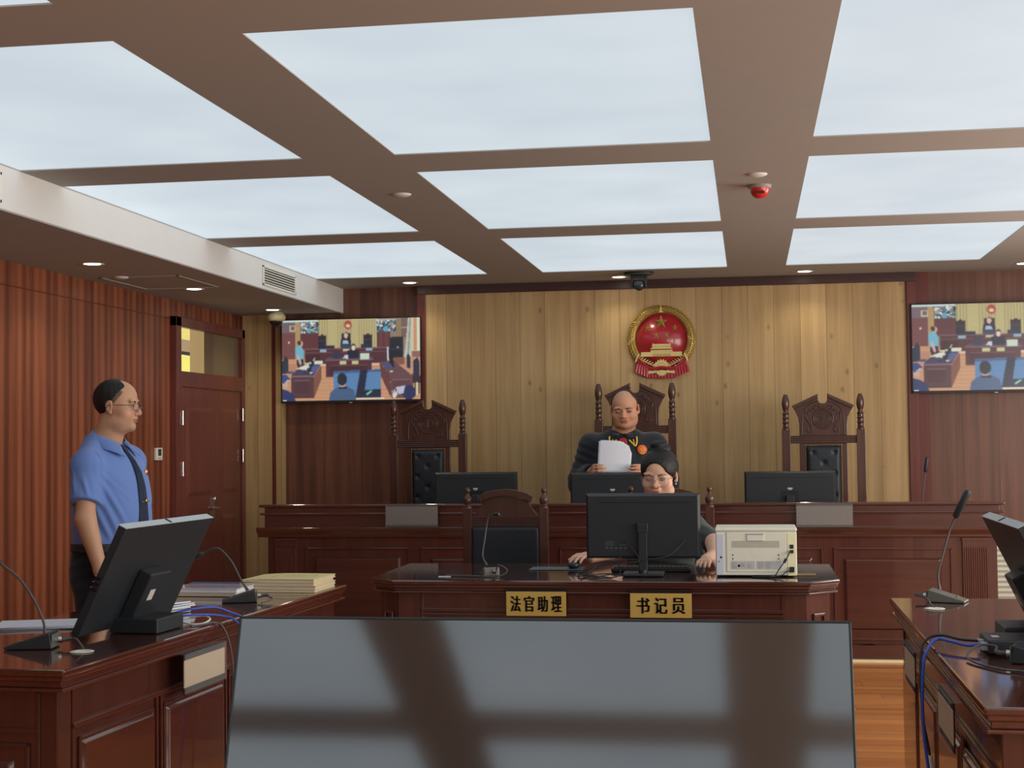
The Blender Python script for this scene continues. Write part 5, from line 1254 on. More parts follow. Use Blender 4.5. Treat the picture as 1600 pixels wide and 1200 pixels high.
# tie with knot, clip; placket, badge
M_tie = mat('navy_tie', lin(34, 44, 68), rough=.6, spec=.2, sheen=.1)
tf = lambda z: -.146 if z < 1.15 else (-.146+(.0,)[0])
tie_c = [(1.382, -.055), (1.36, -.082), (1.33, -.108), (1.28, -.136), (1.22, -.151), (1.15, -.158), (1.08, -.161), (1.02, -.157), (.965, -.148)]
t_ = MB(); w_t = [.011, .014, .016, .022, .027, .031, .035, .038, .040]
vs = []; 
for (z, y), ww in zip(tie_c, w_t): vs += [(-ww+.006, y+.002, z), (.006, y-.006, z), (ww+.006, y+.002, z), (ww+.004, y+.006, z), (-ww+.004, y+.006, z)]
fs = []; 
for i in range(len(tie_c)-1):
    a = i*5; b2 = a+5
    for j in range(5): fs.append((a+j, a+(j+1) % 5, b2+(j+1) % 5, b2+j))
fs += [(0, 1, 2, 3, 4), tuple(range((len(tie_c)-1)*5, len(tie_c)*5))[::-1]]
tie = t_.add(vs, fs).build('tie', M_tie, man, .0015)
k_ = MB(); k_.add([(-.018, -.058, 1.398), (.020, -.058, 1.398), (.020, -.030, 1.400), (-.018, -.030, 1.400), (-.010, -.086, 1.360), (.013, -.086, 1.360), (.013, -.060, 1.355), (-.010, -.060, 1.355)], [(0, 1, 2, 3), (4, 7, 6, 5), (0, 4, 5, 1), (1, 5, 6, 2), (2, 6, 7, 3), (3, 7, 4, 0)]); k_.build('tie_knot', M_tie, tie, .005, 3)
c_ = MB().box(-.024, .034, -.168, -.164, 1.152, 1.156, Ry(math.radians(0))); c_.ball((.006, -.169, 1.157), (.008, .003, .007), 10); c_.build('tie_clip', M_brass, tie)
b = MB()
BS = bvh(shirt); pb = snap(BS, .088, 1.272, 0); b.ball(pb, (.014, .004, .016), 14); bd = b.build('badge_pin', mat('red_badge', lin(190, 70, 50), rough=.3), shirt)
b = MB(); b.ball(pb+Vector((0, -.0025, .008)), (.010, .003, .007), 12); b.build('badge_highlight', mat('badge_pale', lin(236, 214, 196), rough=.3), bd)
pn = snap(BS, .128, 1.275, 0); MB().box(-.010, .010, -.002, .004, -.013, .013, Matrix.Translation(pn) @ Rz(.6)).build('name_badge', M_tie, shirt)
# placket edge and pocket seam as thin raised strips
# trousers and belt
M_trou = mat('black_trousers', lin(30, 32, 40), rough=.75, spec=.2, sheen=.2, bump=.06, bscale=300)
s = SDF(axis((-.24, .24, .007)), axis((-.20, .20, .007)), axis((.03, 1.02, .007)))
s.stack([(.80, 0, .008, .172, .140), (.88, 0, .010, .180, .146), (.95, 0, .006, .174, .140), (.985, 0, .004, .170, .136)], 0)
for q in (-1, 1): s.limb([(q*.090, .01, .84), (q*.098, .0, .50), (q*.102, .015, .06)], [.105, .075, .062], .03)
s.half((0, 0, 1), (0, 0, .982)); s.half((0, 0, -1), (0, 0, .04))
s.mesh('trousers', M_trou, man, None, 1, wrinkle=lambda V_: fold(V_, [((-.15, -.05, .85), (.3, .3, 1), .06, .12), ((.1, -.1, .8), (.4, 0, 1), .06, .12), ((-.1, 0, .45), (.2, .2, 1), .06, .15), ((.1, 0, .45), (.2, .2, 1), .06, .15)], .004))
s = SDF(axis((-.20, .20, .005)), axis((-.18, .18, .005)), axis((.93, 1.0, .004)))
s.stack([(.945, 0, .005, .181, .147), (.982, 0, .004, .180, .146)], 0); s.mesh('belt', M_leather, man, None, 0)
sh = MB()
for q, nm in ((-1, 'shoe'), (1, 'shoe')):
    s = SDF(axis((q*.10-.07, q*.10+.07, .006)), axis((-.22, .10, .006)), axis((-.002, .10, .006)))
    s.ell((q*.102, .02, .04), (.042, .055, .042), 0); s.ell((q*.106, -.10, .028), (.045, .10, .032), .03); s.half((0, 0, -1), (0, 0, .002)); s.mesh('shoe', M_leather, man, None, 1)
# ================================================================== standing judge in a black robe
jd = empty('person', (-.855, 10.05, 0), math.radians(4)); tag(jd, 'balding judge in black robe with gold collar tabs reading papers behind the bench', 'person')
SKJ = L3(206, 154, 124)
SJ = (1.22, 1.10, 1.00)
HJ = Matrix.Translation((.018, -.070, 1.600)) @ Rz(math.radians(-5)) @ Ry(math.radians(-3)) @ Rx(math.radians(13))
s = SDF(axis((-.42, -.12, .0045), (-.12, .15, .003), (.15, .42, .0045)), axis((-.42, .16, .0035)), axis((.96, 1.40, .004), (1.40, 1.76, .003)))
P, E = head(s, HJ, SJ, -.06, closed=True, cr=.93, nw=.003); E((0, -.024, -.040), (.069, .060, .066), .022)
E((0, -.036, -.092), (.056, .048, .030), .03)     # double chin
s.limb([P(0, .01, -.08), (0, .02, 1.42), (0, .03, 1.34)], [.072, .078, .08], .03)
s.stack([(1.0, 0, 0, .17, .13), (1.2, 0, 0, .17, .12), (1.34, 0, .02, .17, .09), (1.40, 0, .03, .08, .07)], .02)
# arms
JR = [(-.215, .02, 1.38), (-.285, -.00, 1.115), (-.205, -.195, 1.182)]
JL = [(.215, .02, 1.38), (.285, -.01, 1.115), (.132, -.195, 1.178)]
for A in (JR, JL): s.limb(A, [.052, .045, .029], .015)
hand(s, JR[2], (.16, -.95, .10), (-.98, -.15, .06), curl=(.74, .72, .70, .68), side=1, thumb=(.25, .0), spread=.01, sc=1.05)
hand(s, JL[2], (-.16, -.95, .10), (.98, -.15, .06), curl=(.74, .72, .70, .68), side=-1, thumb=(.25, .0), spread=.01, sc=1.05)
s.mesh('body', M_skin, jd, skincol(HJ.inverted(), SJ, SKJ, L3(168, 96, 88), stub=L3(150, 118, 98)), 1)
def cut_j(E2, HS):
    E2((-.004, -.085, .070), (.066, .115, .108), .004, 's')
    HS((0, -.8, -.45), (0, .030, -.020))
    for q in (-1, 1): E2((q*.080, .008, -.012), (.022, .024, .036), .004, 's')
hair_shell(HJ, SJ, .0055, cut_j, M_hairthin, jd, cr=.93)
brows(HJ, SJ, jd); lashes(HJ, SJ, jd)
# robe
M_robe = mat('black_robe_cloth', lin(40, 44, 50), rough=.72, spec=.2, sheen=.25, bump=.06, bscale=260)
s = SDF(axis((-.44, .44, .0055)), axis((-.34, .22, .0055)), axis((.28, 1.50, .0055)))
s.stack([(.30, 0, .01, .25, .17), (.60, 0, .0, .24, .165), (.95, 0, -.01, .24, .165), (1.10, 0, -.015, .240, .165), (1.22, 0, -.01, .238, .155), (1.31, 0, .0, .235, .138), (1.38, 0, .012, .215, .115), (1.43, 0, .018, .150, .095), (1.462, 0, .022, .100, .088)], 0, p=2.3)
for A, sg in ((JR, -1), (JL, 1)):
    a0, a1, a2 = [Vector(v) for v in A]
    s.ell((a0.x*.93, a0.y, a0.z-.03), (.082, .080, .070), .05)
    s.cone(a0+Vector((0, 0, -.02)), a1, .080, .090, .05)
    w_ = a1+(a2-a1)*.78
    s.cone(a1, w_, .088, .060, .03); s.ell(a1+Vector((sg*.008, .0, -.045)), (.075, .075, .070), .03)
    s.cone(w_-(a2-a1).normalized()*.004, w_+(a2-a1).normalized()*.06, .040, .045, .004, 's')
s.ell((0, .000, 1.475), (.076, .085, .05), .008, 's')
robe = s.mesh('robe', M_robe, jd, None, 2, wrinkle=lambda V_: fold(V_, [((-.22, -.05, 1.15), (.8, .2, .4), .07, .16), ((.22, -.05, 1.15), (-.8, .2, .4), .07, .16), ((0, -.15, 1.1), (1, 0, .1), .09, .2), ((-.28, -.05, 1.25), (.5, .1, 1), .06, .12), ((.28, 0, 1.2), (.5, .1, 1), .06, .12), ((0, -.1, .7), (1, 0, 0), .08, .3)], .0055))
collar(robe, M_robe, 0, .004, 1.436, .090, .098, .035, -.008, -.024, .0, 'collar')
RB = bvh(robe)
M_gthread = mat('gold_thread', lin(236, 196, 72), rough=.45)
g = lambda x, z: (x, -.158+.25*abs(x)+.55*max(0, z-1.33), z)
for sg, (a, bq, c) in ((-1, ((-.088, 1.415), (-.078, 1.350), (-.040, 1.392))), (1, ((.094, 1.412), (.086, 1.348), (.044, 1.388)))):
    b = MB()
    def pp(q): 
        p_ = snap(RB, q[0], q[1], .004); p_.y = min(p_.y, -.105+.0*q[0]); return p_
    b.tube(catmull([pp(a), pp(((a[0]+bq[0])/2-sg*-.006, (a[1]+bq[1])/2)), pp(bq), pp(((c[0]+bq[0])/2, (c[1]+bq[1])/2)), pp(c)], 5), .0058, 8)
    b.tube([pp((bq[0]*.92, bq[1]+.014)), pp((bq[0]*.84, bq[1]+.045))], .0036, 6)
    b.build('collar_embroidery', M_gthread, robe)
# red fastening with a white button
b = MB(); pl = []
for k in range(9):
    a = PI*k/8; pl.append((.026*math.cos(a), 1.380+.024*math.sin(a)))
pl += [(-.026, 1.10), (.026, 1.10)]
Mz2 = Matrix(((1, 0, 0, 0), (0, 0, 1, 0), (0, 1, 0, 0), (0, 0, 0, 1)))
fr_ = MB().prism([(x+.004, z) for x, z in pl], -.196, -.160, Mz2).build('red_front_band', mat('red_satin', lin(178, 34, 48), rough=.4), robe, .004)
b = MB(); b.ball((.004, -.198, 1.368), (.008, .004, .008), 12); b.build('button', mat('pearl_button', lin(240, 226, 226), rough=.2), fr_)
# orange round badge
b = MB(); M_or = mat('orange_badge', lin(232, 112, 52), rough=.4)
pb = snap(RB, .132, 1.322, .014); T = Matrix.Translation(pb) @ Rz(math.radians(16)) @ Rx(PI/2)
bd = b.lathe([(0, .004), (.030, .003), (.033, 0), (.033, -.03)], 24, T).build('chest_badge', M_or, robe)
b = MB()
for k in range(5):
    a = PI/2+2*PI*k/5; b.ball((.013*math.cos(a), .013*math.sin(a), .005), (.0045, .0045, .002), 8, T)
b.tube([T @ Vector((-.018, -.020, .005)), T @ Vector((0, -.026, .005)), T @ Vector((.018, -.020, .005))], .003, 6)
b.build('badge_emblem', M_gthread, bd)
b = MB().tube(catmull([(-.205, -.208, 1.112), (-.196, -.222, 1.135), (-.192, -.226, 1.150)], 4), .004, 6); b.build('cuff_embroidery', M_gthread, robe)
for q in (-1, 1):
    s = SDF(axis((q*.10-.07, q*.10+.07, .008)), axis((-.20, .12, .008)), axis((-.002, .34, .008)))
    s.ell((q*.102, .02, .04), (.045, .055, .042), 0); s.ell((q*.106, -.09, .030), (.047, .10, .034), .03); s.cone((q*.10, .01, .06), (q*.10, 0, .31), .05, .075, .03); s.half((0, 0, -1), (0, 0, .002)); s.mesh('shoe', M_leather, jd, None, 1)
# papers held in both hands: a thing of its own
pp_ = empty('held_papers', (-.898, 9.785, 1.172), math.radians(4)); tag(pp_, 'sheaf of white papers held up by the judge, its corner curling over', 'papers')
T0 = Rx(math.radians(-16))
def sheet(dx, dz, curlr, rz_, name):
    vs = []; nx_, nz_ = 14, 14; wq, hq = .215, .215
    for j in range(nz_+1):
        for i in range(nx_+1):
            x = -wq/2+wq*i/nx_+dx; z = hq*j/nz_+dz; u = i/nx_; v = j/nz_
            t = max(0, u*.70+v*.75-curlr); y = -.055*t**1.5-.012*math.sin(PI*u)
            vs.append(T0 @ Rz(0) @ Ry(rz_) @ Vector((x-t*.085, y+.0025*dx, z-t*.10)))
    fs = [(j*(nx_+1)+i, j*(nx_+1)+i+1, (j+1)*(nx_+1)+i+1, (j+1)*(nx_+1)+i) for j in range(nz_) for i in range(nx_)]
    o = MB().add(vs, fs, True).build(name, M_paper, pp_); so = o.modifiers.new('thick', 'SOLIDIFY'); so.thickness = .0022
sheet(0, 0, 1.12, math.radians(3), 'sheet'); sheet(.004, .004, 1.18, math.radians(5), 'sheet')
# ================================================================== seated woman with glasses and bun
wm = empty('person', (-.455, 7.80, 0), 0); tag(wm, 'seated woman with glasses and hair in a bun looking down behind the clerks monitor', 'person')
SKW = L3(226, 180, 154)
HWm = Matrix.Translation((-.015, -.040, 1.206)) @ Rz(math.radians(-10)) @ Rx(math.radians(12))
SWm = (1.16, 1.08, 1.06)
s = SDF(axis((-.48, -.10, .004), (-.10, .10, .0028), (.10, .34, .004)), axis((-.76, -.30, .0036), (-.30, .14, .0032)), axis((.755, .90, .0035), (.90, 1.06, .006), (1.06, 1.30, .0028)))
P, E = head(s, HWm, SWm, .0, female=True, closed=True)
s.limb([P(0, .02, -.08), (0, .02, 1.02), (0, .03, .96)], [.046, .048, .055], .02)
s.stack([(.76, 0, .02, .13, .09), (.85, 0, .01, .14, .10), (.93, 0, .02, .14, .08), (.99, 0, .03, .06, .05)], .02)
# right arm (image left) to the mouse, left arm (image right) resting on the desk
WR = [(-.155, .02, .945), (-.235, -.22, .775+.03), (-.345, -.500, .800)]
WL = [(.155, .02, .945), (.262, -.20, .800), (.218, -.545, .797)]
s.limb([(-.155, .02, .945), (-.225, -.17, .820), (-.335, -.480, .805)], [.046, .040, .0245], .015)
s.limb([(.155, .02, .945), (.268, -.19, .860), (.275, -.42, .815), (.232, -.560, .806)], [.046, .044, .036, .0245], .015)
hand(s, (-.340, -.495, .818), (-.45, -.88, .10), (0, -.1, 1), curl=(.40, .32, .34, .42), side=1, thumb=(.4, .35), spread=.05, sc=.92)
hand(s, (.232, -.565, .806), (-.06, -.99, -.06), (0, -.06, 1), curl=(.14, .12, .12, .14), side=-1, thumb=(.5, .25), spread=.07, sc=.92)
s.mesh('body', M_skin, wm, skincol(HWm.inverted(), SWm, SKW, L3(196, 92, 88), female=True), 1)
def cut_w(E2, HS):
    E2((0, -.115, .000), (.066, .066, .090), .006, 's')
    E2((0, -.10, -.07), (.10, .085, .080), .006, 's')
    HS((0, -.55, -.75), (0, .045, -.060))
    for q in (-1, 1): E2((q*.082, -.004, -.016), (.018, .022, .034), .004, 's')
def bun(E2, s2, Pp):
    E2((0, .036, .122), (.052, .044, .034), .006); E2((-.004, .030, .148), (.036, .034, .020), .01)
hair_shell(HWm, SWm, .010, cut_w, M_hair, wm, extra=bun, res=.003)
b = MB()
rr = random.Random(2)
for k in range(14):
    a = rr.uniform(0, 2*PI); c0 = Vector((.030*math.cos(a), .030+.030*math.sin(a), .128+rr.uniform(-.01, .02)))
    pts = [c0, c0+Vector((rr.uniform(-.012, .012), rr.uniform(-.01, .01), rr.uniform(.006, .016))), c0+Vector((rr.uniform(-.02, .02), rr.uniform(-.01, .01), rr.uniform(.010, .022)))]
    b.tube([HWm @ sv(*p, SWm) for p in catmull(pts, 4)], .0011, 5)
b.tube([HWm @ sv(*p, SWm) for p in catmull([(.072, -.045, .02), (.079, -.03, -.02), (.082, .0, -.055), (.088, .0, -.07)], 5)], .0012, 5)
b.build('loose_hair', M_hair, wm)
brows(HWm, SWm, wm, True, .003); lashes(HWm, SWm, wm)
glasses(HWm, SWm, wm, mat('thin_gold_frame', lin(150, 116, 96), rough=.3, metal=.5), wx=.0275, hz=.0240, r=.0010, dz=-.010, sq=2.8)
b = MB(); b.ball(HWm @ sv(.074, -.004, -.044, SWm), .0042, 10); b.build('earring', mat('pearl', lin(240, 232, 220), rough=.2), wm)
M_tee = mat('grey_green_cloth', lin(62, 68, 68), rough=.8, spec=.15, sheen=.2, bump=.08, bscale=300)
s = SDF(axis((-.36, .38, .005)), axis((-.30, .20, .005)), axis((.46, 1.06, .005)))
s.stack([(.49, 0, .02, .168, .13), (.55, 0, .03, .17, .12), (.68, 0, .02, .155, .115), (.80, 0, .01, .165, .122), (.90, 0, .015, .172, .110), (.955, 0, .025, .135, .085), (.995, 0, .030, .075, .062), (1.012, 0, .030, .062, .056)], 0)
for q, e_ in ((-1, Vector((-.212, -.135, .84))), (1, Vector((.255, -.150, .865)))):
    sh_ = Vector((q*.150, .02, .935)); s.ell(sh_, (.064, .064, .056), .03); s.cone(sh_, e_, .062, .060, .03)
    n = (e_-sh_).normalized(); s.ell(e_+n*.055, (.052, .052, .052), .002, 's')
s.ell((0, .015, 1.03), (.056, .058, .035), .006, 's')
s.mesh('t_shirt', M_tee, wm, None, 2, wrinkle=lambda V_: fold(V_, [((.15, -.05, .85), (.4, .2, 1), .05, .12), ((-.15, -.05, .85), (.4, .2, 1), .05, .12), ((0, -.1, .7), (.2, 0, 1), .06, .15)], .004))
s = SDF(axis((-.24, .24, .008)), axis((-.62, .18, .008)), axis((.05, .66, .008)))
s.ell((0, .03, .562), (.165, .135, .072), 0)
for q in (-1, 1): s.limb([(q*.085, .0, .562), (q*.095, -.42, .530), (q*.10, -.40, .08)], [.076, .060, .048], .02)
s.half((0, 0, -1), (0, 0, .06))
s.mesh('trousers', M_trou, wm, None, 1)
for q in (-1, 1):
    s = SDF(axis((q*.10-.06, q*.10+.06, .007)), axis((-.60, -.32, .007)), axis((-.002, .12, .007)))
    s.ell((q*.10, -.39, .038), (.038, .05, .040), 0); s.ell((q*.10, -.48, .026), (.040, .09, .028), .03); s.half((0, 0, -1), (0, 0, .002)); s.mesh('shoe', M_leather, wm, None, 1)
# bracelet
b = MB(); c = Vector((.236, -.548, .803)); n = Vector((.3, .93, .1)).normalized(); u = n.cross(Vector((0, 0, 1))).normalized(); v = n.cross(u)
b.tube([c+(u*math.cos(a)*.0275+v*math.sin(a)*.0265) for a in np.linspace(0, 2*PI, 24, endpoint=False)], .003, 8, closed=True); b.build('bracelet', mat('jade_bracelet', lin(226, 206, 186), rough=.25), wm)
# ================================================================== emblem on the feature wall
EY = WB-.055
em = empty('wall_emblem', (-.645, EY-.001, 2.146)); tag(em, 'round red and gold national emblem hanging high on the light timber wall', 'emblem')
u_ = .000567
def ex(X): return (X-632)*u_
def ez(Y): return (597-Y)*u_
MzE = Matrix(((1, 0, 0, 0), (0, 0, -1, 0), (0, 1, 0, 0), (0, 0, 0, 1)))      # (x, z, out) -> out towards the room
def epr(b, poly, n0, n1): return b.prism([(ex(a), ez(c)) for a, c in poly], n0, n1, MzE)
M_ered = mat('emblem_red', lin(172, 38, 52), rough=.28, coat=.4)
M_egold = mat('emblem_gold', lin(188, 158, 88), rough=.32, metal=.55)
M_egold2 = mat('emblem_pale_gold', lin(226, 206, 138), rough=.4, metal=.25)
R0, R1 = .196, .258
MB().lathe([(0, 0), (R1-.01, 0), (R1-.01, .012), (0, .012)], 56, MzE).build('backing', M_ered, em)
MB().lathe([(0, .016), (R0+.005, .014), (R0+.005, .010)], 56, MzE).build('red_field', M_ered, em)
ring = MB()
prof = [(R0-.002, .010), (R0+.004, .024), (R0+.018, .032), (R0+.040, .033), (R1-.006, .022), (R1, .004)]
seg = 72; vs = []; fs = []
for k in range(seg+1):
    a = math.radians(-128)+math.radians(256)*k/seg+PI/2; 
    a = math.radians(-38-0)+math.radians(256)*k/seg
    for r, n in prof: vs.append(MzE @ Vector((r*math.cos(a), r*math.sin(a), n)))
m_ = len(prof)
for k in range(seg): fs += [(k*m_+i, k*m_+i+1, (k+1)*m_+i+1, (k+1)*m_+i) for i in range(m_-1)]
ring.add(vs, fs, True); wreath = ring.build('wreath', M_egold, em)
gr = MB()
for k in range(54):
    for row, (rr_, ln) in enumerate(((R0+.014, .011), (R0+.032, .013), (R0+.049, .010))):
        a = math.radians(-34)+math.radians(248)*(k+.33*row)/54
        if abs(a-PI/2) < .07: continue
        tw = .55 if a < PI/2 else -.55
        T = MzE @ Matrix.Translation((rr_*math.cos(a), rr_*math.sin(a), .0345)) @ Rz(a+PI/2+tw)
        gr.ball((0, 0, 0), (ln, .0042, .006), 8, T)
gr.build('ears_of_grain', M_egold, wreath)
tp = MB(); epr(tp, [(590, 245), (618, 225), (628, 148), (636, 148), (645, 225), (675, 245)], .02, .042); tp.build('top_spike', M_egold2, em, .001)
for sgn in (-1, 1):
    b = MB()
    for (xa, ya, xb, yb, w0) in ((283, 560, 180, 655, 13), (283, 585, 190, 668, 8), (330, 790, 290, 895, 24)):
        pa, pb_ = Vector((ex(xa), ez(ya), .038)), Vector((ex(xb), ez(yb), .030))
        if sgn > 0: pa.x *= -1; pb_.x *= -1
        b.tube([MzE @ pa, MzE @ pb_], w0*u_*.6, 6)
    b.build('ribbon_band', M_egold2, em)
def star(cx_, cy_, r, name='star'):
    b = MB(); pts = []
    for k in range(10):
        a = PI/2+PI*k/5; q = r if k % 2 == 0 else r*.40; pts.append(MzE @ Vector((ex(cx_)+q*u_*math.cos(a), ez(cy_)+q*u_*math.sin(a), .0165)))
    c = MzE @ Vector((ex(cx_), ez(cy_), .0165+r*u_*.22))
    b.add(pts+[c], [(k, (k+1) % 10, 10) for k in range(10)]+[tuple(range(10))[::-1]]); b.build(name, M_egold, em)
star(632, 372, 98, 'large_star')
for p_ in ((450, 452), (812, 450), (566, 552), (702, 548)): star(p_[0], p_[1], 50)
b = MB()
epr(b, [(360, 770), (905, 770), (905, 830), (360, 830)], .014, .028)
epr(b, [(492, 742), (775, 742), (782, 768), (485, 768)], .014, .026)
epr(b, [(505, 712), (760, 712), (786, 730), (478, 730)], .014, .032)
epr(b, [(512, 690), (752, 690), (752, 712), (512, 712)], .014, .024)
epr(b, [(528, 664), (738, 664), (768, 692), (498, 692)], .014, .032)
epr(b, [(515, 655), (527, 655), (527, 672), (515, 672)], .014, .030); epr(b, [(738, 655), (750, 655), (750, 672), (738, 672)], .014, .030)
b.build('gate_relief', M_egold2, em, .0006)
b = MB()
for k in range(11):
    x = 520+k*22; epr(b, [(x, 800), (x+10, 790), (x+16, 826), (x+2, 826)], .028, .0295)
b.build('gate_figures', M_egold, em)
def gear(cx_, cy_, r, a0, a1, n, th0, th1):
    pts = [(cx_, cy_)]
    for k in range(n*4+1):
        a = a0+(a1-a0)*k/(n*4); q = r*(1.12 if (k % 4) in (1, 2) else .94); pts.append((cx_+q*math.cos(a), cy_-q*math.sin(a)))
    b = MB(); n_ = len(pts)
    for k in range(1, n_-1): epr(b, [pts[0], pts[k], pts[k+1]], th0, th1)
    return b
gear(632, 968, 92, .05, PI-.05, 8, .016, .030).build('gear', M_egold2, em)
gear(632, 1010, 76, PI+.15, 2*PI-.15, 7, .016, .034).build('gear', M_egold2, em)
b = MB().tube([MzE @ Vector((ex(632)+55*u_*math.cos(a), ez(970)+55*u_*math.sin(a), .031)) for a in np.linspace(.1, PI-.1, 14)], .0016, 6); b.build('gear_groove', M_egold, em)
for sg in (-1, 1):      # lower grain sprays
    b = MB()
    for k in range(7):
        t = k/6; X = 632+sg*(290-190*t); Y = 850+95*t
        for dd in (-12, 12): b.ball((0, 0, 0), (.016, .0045, .006), 8, MzE @ Matrix.Translation((ex(X), ez(Y+dd), .026)) @ Rz(-sg*.45*(1-.5*t)+sg*dd*.02))
    b.build('grain_spray', M_egold2, em)
    b = MB(); epr(b, [(632+sg*70, 1010), (632+sg*200, 1020), (632+sg*195, 1062), (632+sg*70, 1050)], .016, .030); b.build('ribbon_band', M_egold2, em, .001)
sw = MB()
def swag(pts, wd, n0): 
    c = catmull([Vector((ex(a), ez(c_), n0)) for a, c_ in pts], 6); sw.tube([MzE @ p for p in c], wd, 8)
swag([(322, 850), (400, 930), (500, 985), (632, 968), (765, 985), (865, 930), (942, 850)], .0085, .034)
swag([(310, 875), (390, 955), (490, 1005), (632, 985), (775, 1005), (875, 955), (955, 875)], .0085, .030)
epr(sw, [(430, 1065), (835, 1065), (800, 1120), (632, 1130), (470, 1120)], .008, .024)
for sg in (-1, 1):
    for k in range(5):
        x0_ = 340-k*0; X = 632+sg*(330-k*34); X2 = 632+sg*(346-k*36)
        sw.tube([MzE @ Vector((ex(X*.9+632*.1), ez(900+k*12), .024)), MzE @ Vector((ex(X), ez(960), .028)), MzE @ Vector((ex(X2), ez(1040+k*16), .026))], [.006, .012, .0135], 8)
for k in range(9): sw.tube([MzE @ Vector((ex(460+k*43), ez(1068), .020)), MzE @ Vector((ex(465+k*42), ez(1112+10*math.sin(PI*k/8)), .022))], .0115, 8)
sw.build('red_drapery', M_ered, em)

# ================================================================== wall screens showing the courtroom camera feed
NW, NH = 216, 122
def paint():
    img = np.zeros((NH, NW, 3), np.float32); X, Y = np.meshgrid(np.arange(NW)+.5, np.arange(NH)+.5)
    X = 90+X/NW*1470; Y = 130+Y/NH*855; rg = np.random.RandomState(4)
    def C(c): return np.array(lin(*c)[:3])
    def poly(pts, c, a=1):
        ins = np.zeros(X.shape, bool); n = len(pts)
        for i in range(n):
            (x1, y1), (x2, y2) = pts[i], pts[(i+1) % n]
            if y1 == y2: continue
            ins ^= ((y1 > Y) != (y2 > Y)) & (X < (x2-x1)*(Y-y1)/(y2-y1)+x1)
        img[ins] = img[ins]*(1-a)+C(c)*a
    def rect(x0, y0, x1, y1, c, a=1): poly([(x0, y0), (x1, y0), (x1, y1), (x0, y1)], c, a)
    def ell(cx, cy, rx, ry, c, a=1):
        ins = ((X-cx)/rx)**2+((Y-cy)/ry)**2 < 1; img[ins] = img[ins]*(1-a)+C(c)*a
    rect(0, 0, 1600, 1200, (120, 96, 90)); rect(90, 125, 1560, 600, (150, 125, 100))
    rect(90, 150, 236, 620, (124, 66, 66)); rect(90, 150, 236, 262, (120, 98, 108)); rect(90, 125, 480, 150, (196, 214, 206))
    rect(172, 188, 232, 246, (206, 192, 150)); rect(182, 192, 228, 236, (120, 92, 86)); ell(165, 366, 9, 12, (226, 214, 206))
    rect(232, 150, 288, 560, (188, 148, 84)); rect(288, 150, 300, 560, (120, 60, 58))
    rect(288, 268, 488, 445, (112, 52, 58)); rect(1100, 258, 1245, 445, (112, 52, 58))
    for k in range(10): rect(296+k*20, 268, 302+k*20, 445, (84, 36, 46)); rect(1106+k*15, 258, 1110+k*15, 445, (84, 36, 46))
    rect(486, 132, 1104, 445, (196, 180, 112))
    for k in range(22): rect(492+k*28, 132, 497+k*28, 445, (158, 138, 86))
    for x0 in (286, 1105):
        rect(x0, 143, x0+200, 268, (70, 84, 92))
        for _ in range(90):
            cx, cy = x0+8+rg.rand()*184, 150+rg.rand()*112; ell(cx, cy, 6+rg.rand()*12, 5+rg.rand()*10, [(206, 220, 214), (30, 40, 60), (60, 150, 180), (140, 120, 120), (226, 234, 226)][rg.randint(5)])
        rect(x0, 143, x0+200, 150, (206, 222, 214)); ell(x0+98, 240, 22, 30, (50, 170, 200))
    ell(798, 192, 41, 47, (190, 40, 40)); ell(798, 196, 26, 14, (220, 190, 110)); ell(798, 208, 18, 8, (236, 226, 190)); rect(772, 222, 824, 238, (190, 60, 50))
    rect(1305, 140, 1362, 445, (150, 122, 84)); rect(1362, 125, 1436, 330, (122, 92, 78)); rect(1362, 228, 1416, 236, (190, 180, 160))
    poly([(1436, 125), (1482, 125), (1470, 600), (1376, 625), (1410, 400)], (192, 196, 176)); poly([(1450, 130), (1466, 130), (1440, 600), (1420, 610)], (150, 152, 138))
    rect(1470, 125, 1560, 480, (212, 206, 150)); rect(1492, 125, 1524, 470, (214, 140, 96)); rect(1530, 125, 1548, 500, (224, 232, 206)); rect(1478, 480, 1560, 560, (150, 96, 84))
    rect(90, 545, 1560, 990, (214, 150, 98))
    for k in range(26): rect(90, 560+k*17, 1560, 564+k*17, (190, 118, 70), .55)
    rect(90, 590, 240, 700, (196, 130, 92)); rect(1276, 545, 1400, 620, (140, 84, 62))
    poly([(1238, 330), (1384, 328), (1384, 545), (1240, 548)], (26, 30, 44)); rect(1318, 430, 1338, 446, (120, 160, 200)); rect(1246, 455, 1380, 460, (50, 60, 80))
    rect(335, 438, 1216, 604, (86, 40, 50)); rect(335, 434, 1216, 444, (130, 80, 86)); rect(335, 474, 1216, 480, (126, 74, 80)); rect(350, 500, 500, 590, (70, 30, 40)); rect(500, 603, 1130, 618, (230, 190, 160))
    for (a, b) in ((478, 566), (727, 828), (963, 1058)):
        top = 266 if a == 727 else 284
        rect(a+8, top+12, b-8, 440, (34, 40, 62)); poly([(a+2, top+30), ((a+b)/2, top-4), (b-2, top+30), (b-10, top+40), (a+10, top+40)], (52, 34, 44)); rect(a, top+8, a+7, 440, (58, 34, 44)); rect(b-7, top+8, b, 440, (58, 34, 44)); rect(a+4, 345, b-4, 352, (86, 62, 70))
    poly([(712, 425), (724, 345), (755, 328), (800, 328), (828, 350), (834, 430)], (40, 34, 54)); ell(776, 304, 20, 27, (226, 178, 160)); poly([(738, 392), (744, 358), (790, 352), (806, 390)], (156, 190, 214))
    rect(556, 402, 652, 440, (36, 46, 74)); rect(724, 394, 834, 440, (44, 64, 100)); rect(932, 396, 1024, 438, (36, 46, 74))
    rect(498, 446, 566, 470, (140, 172, 200)); rect(744, 442, 812, 466, (206, 200, 140)); rect(986, 438, 1056, 464, (140, 172, 200))
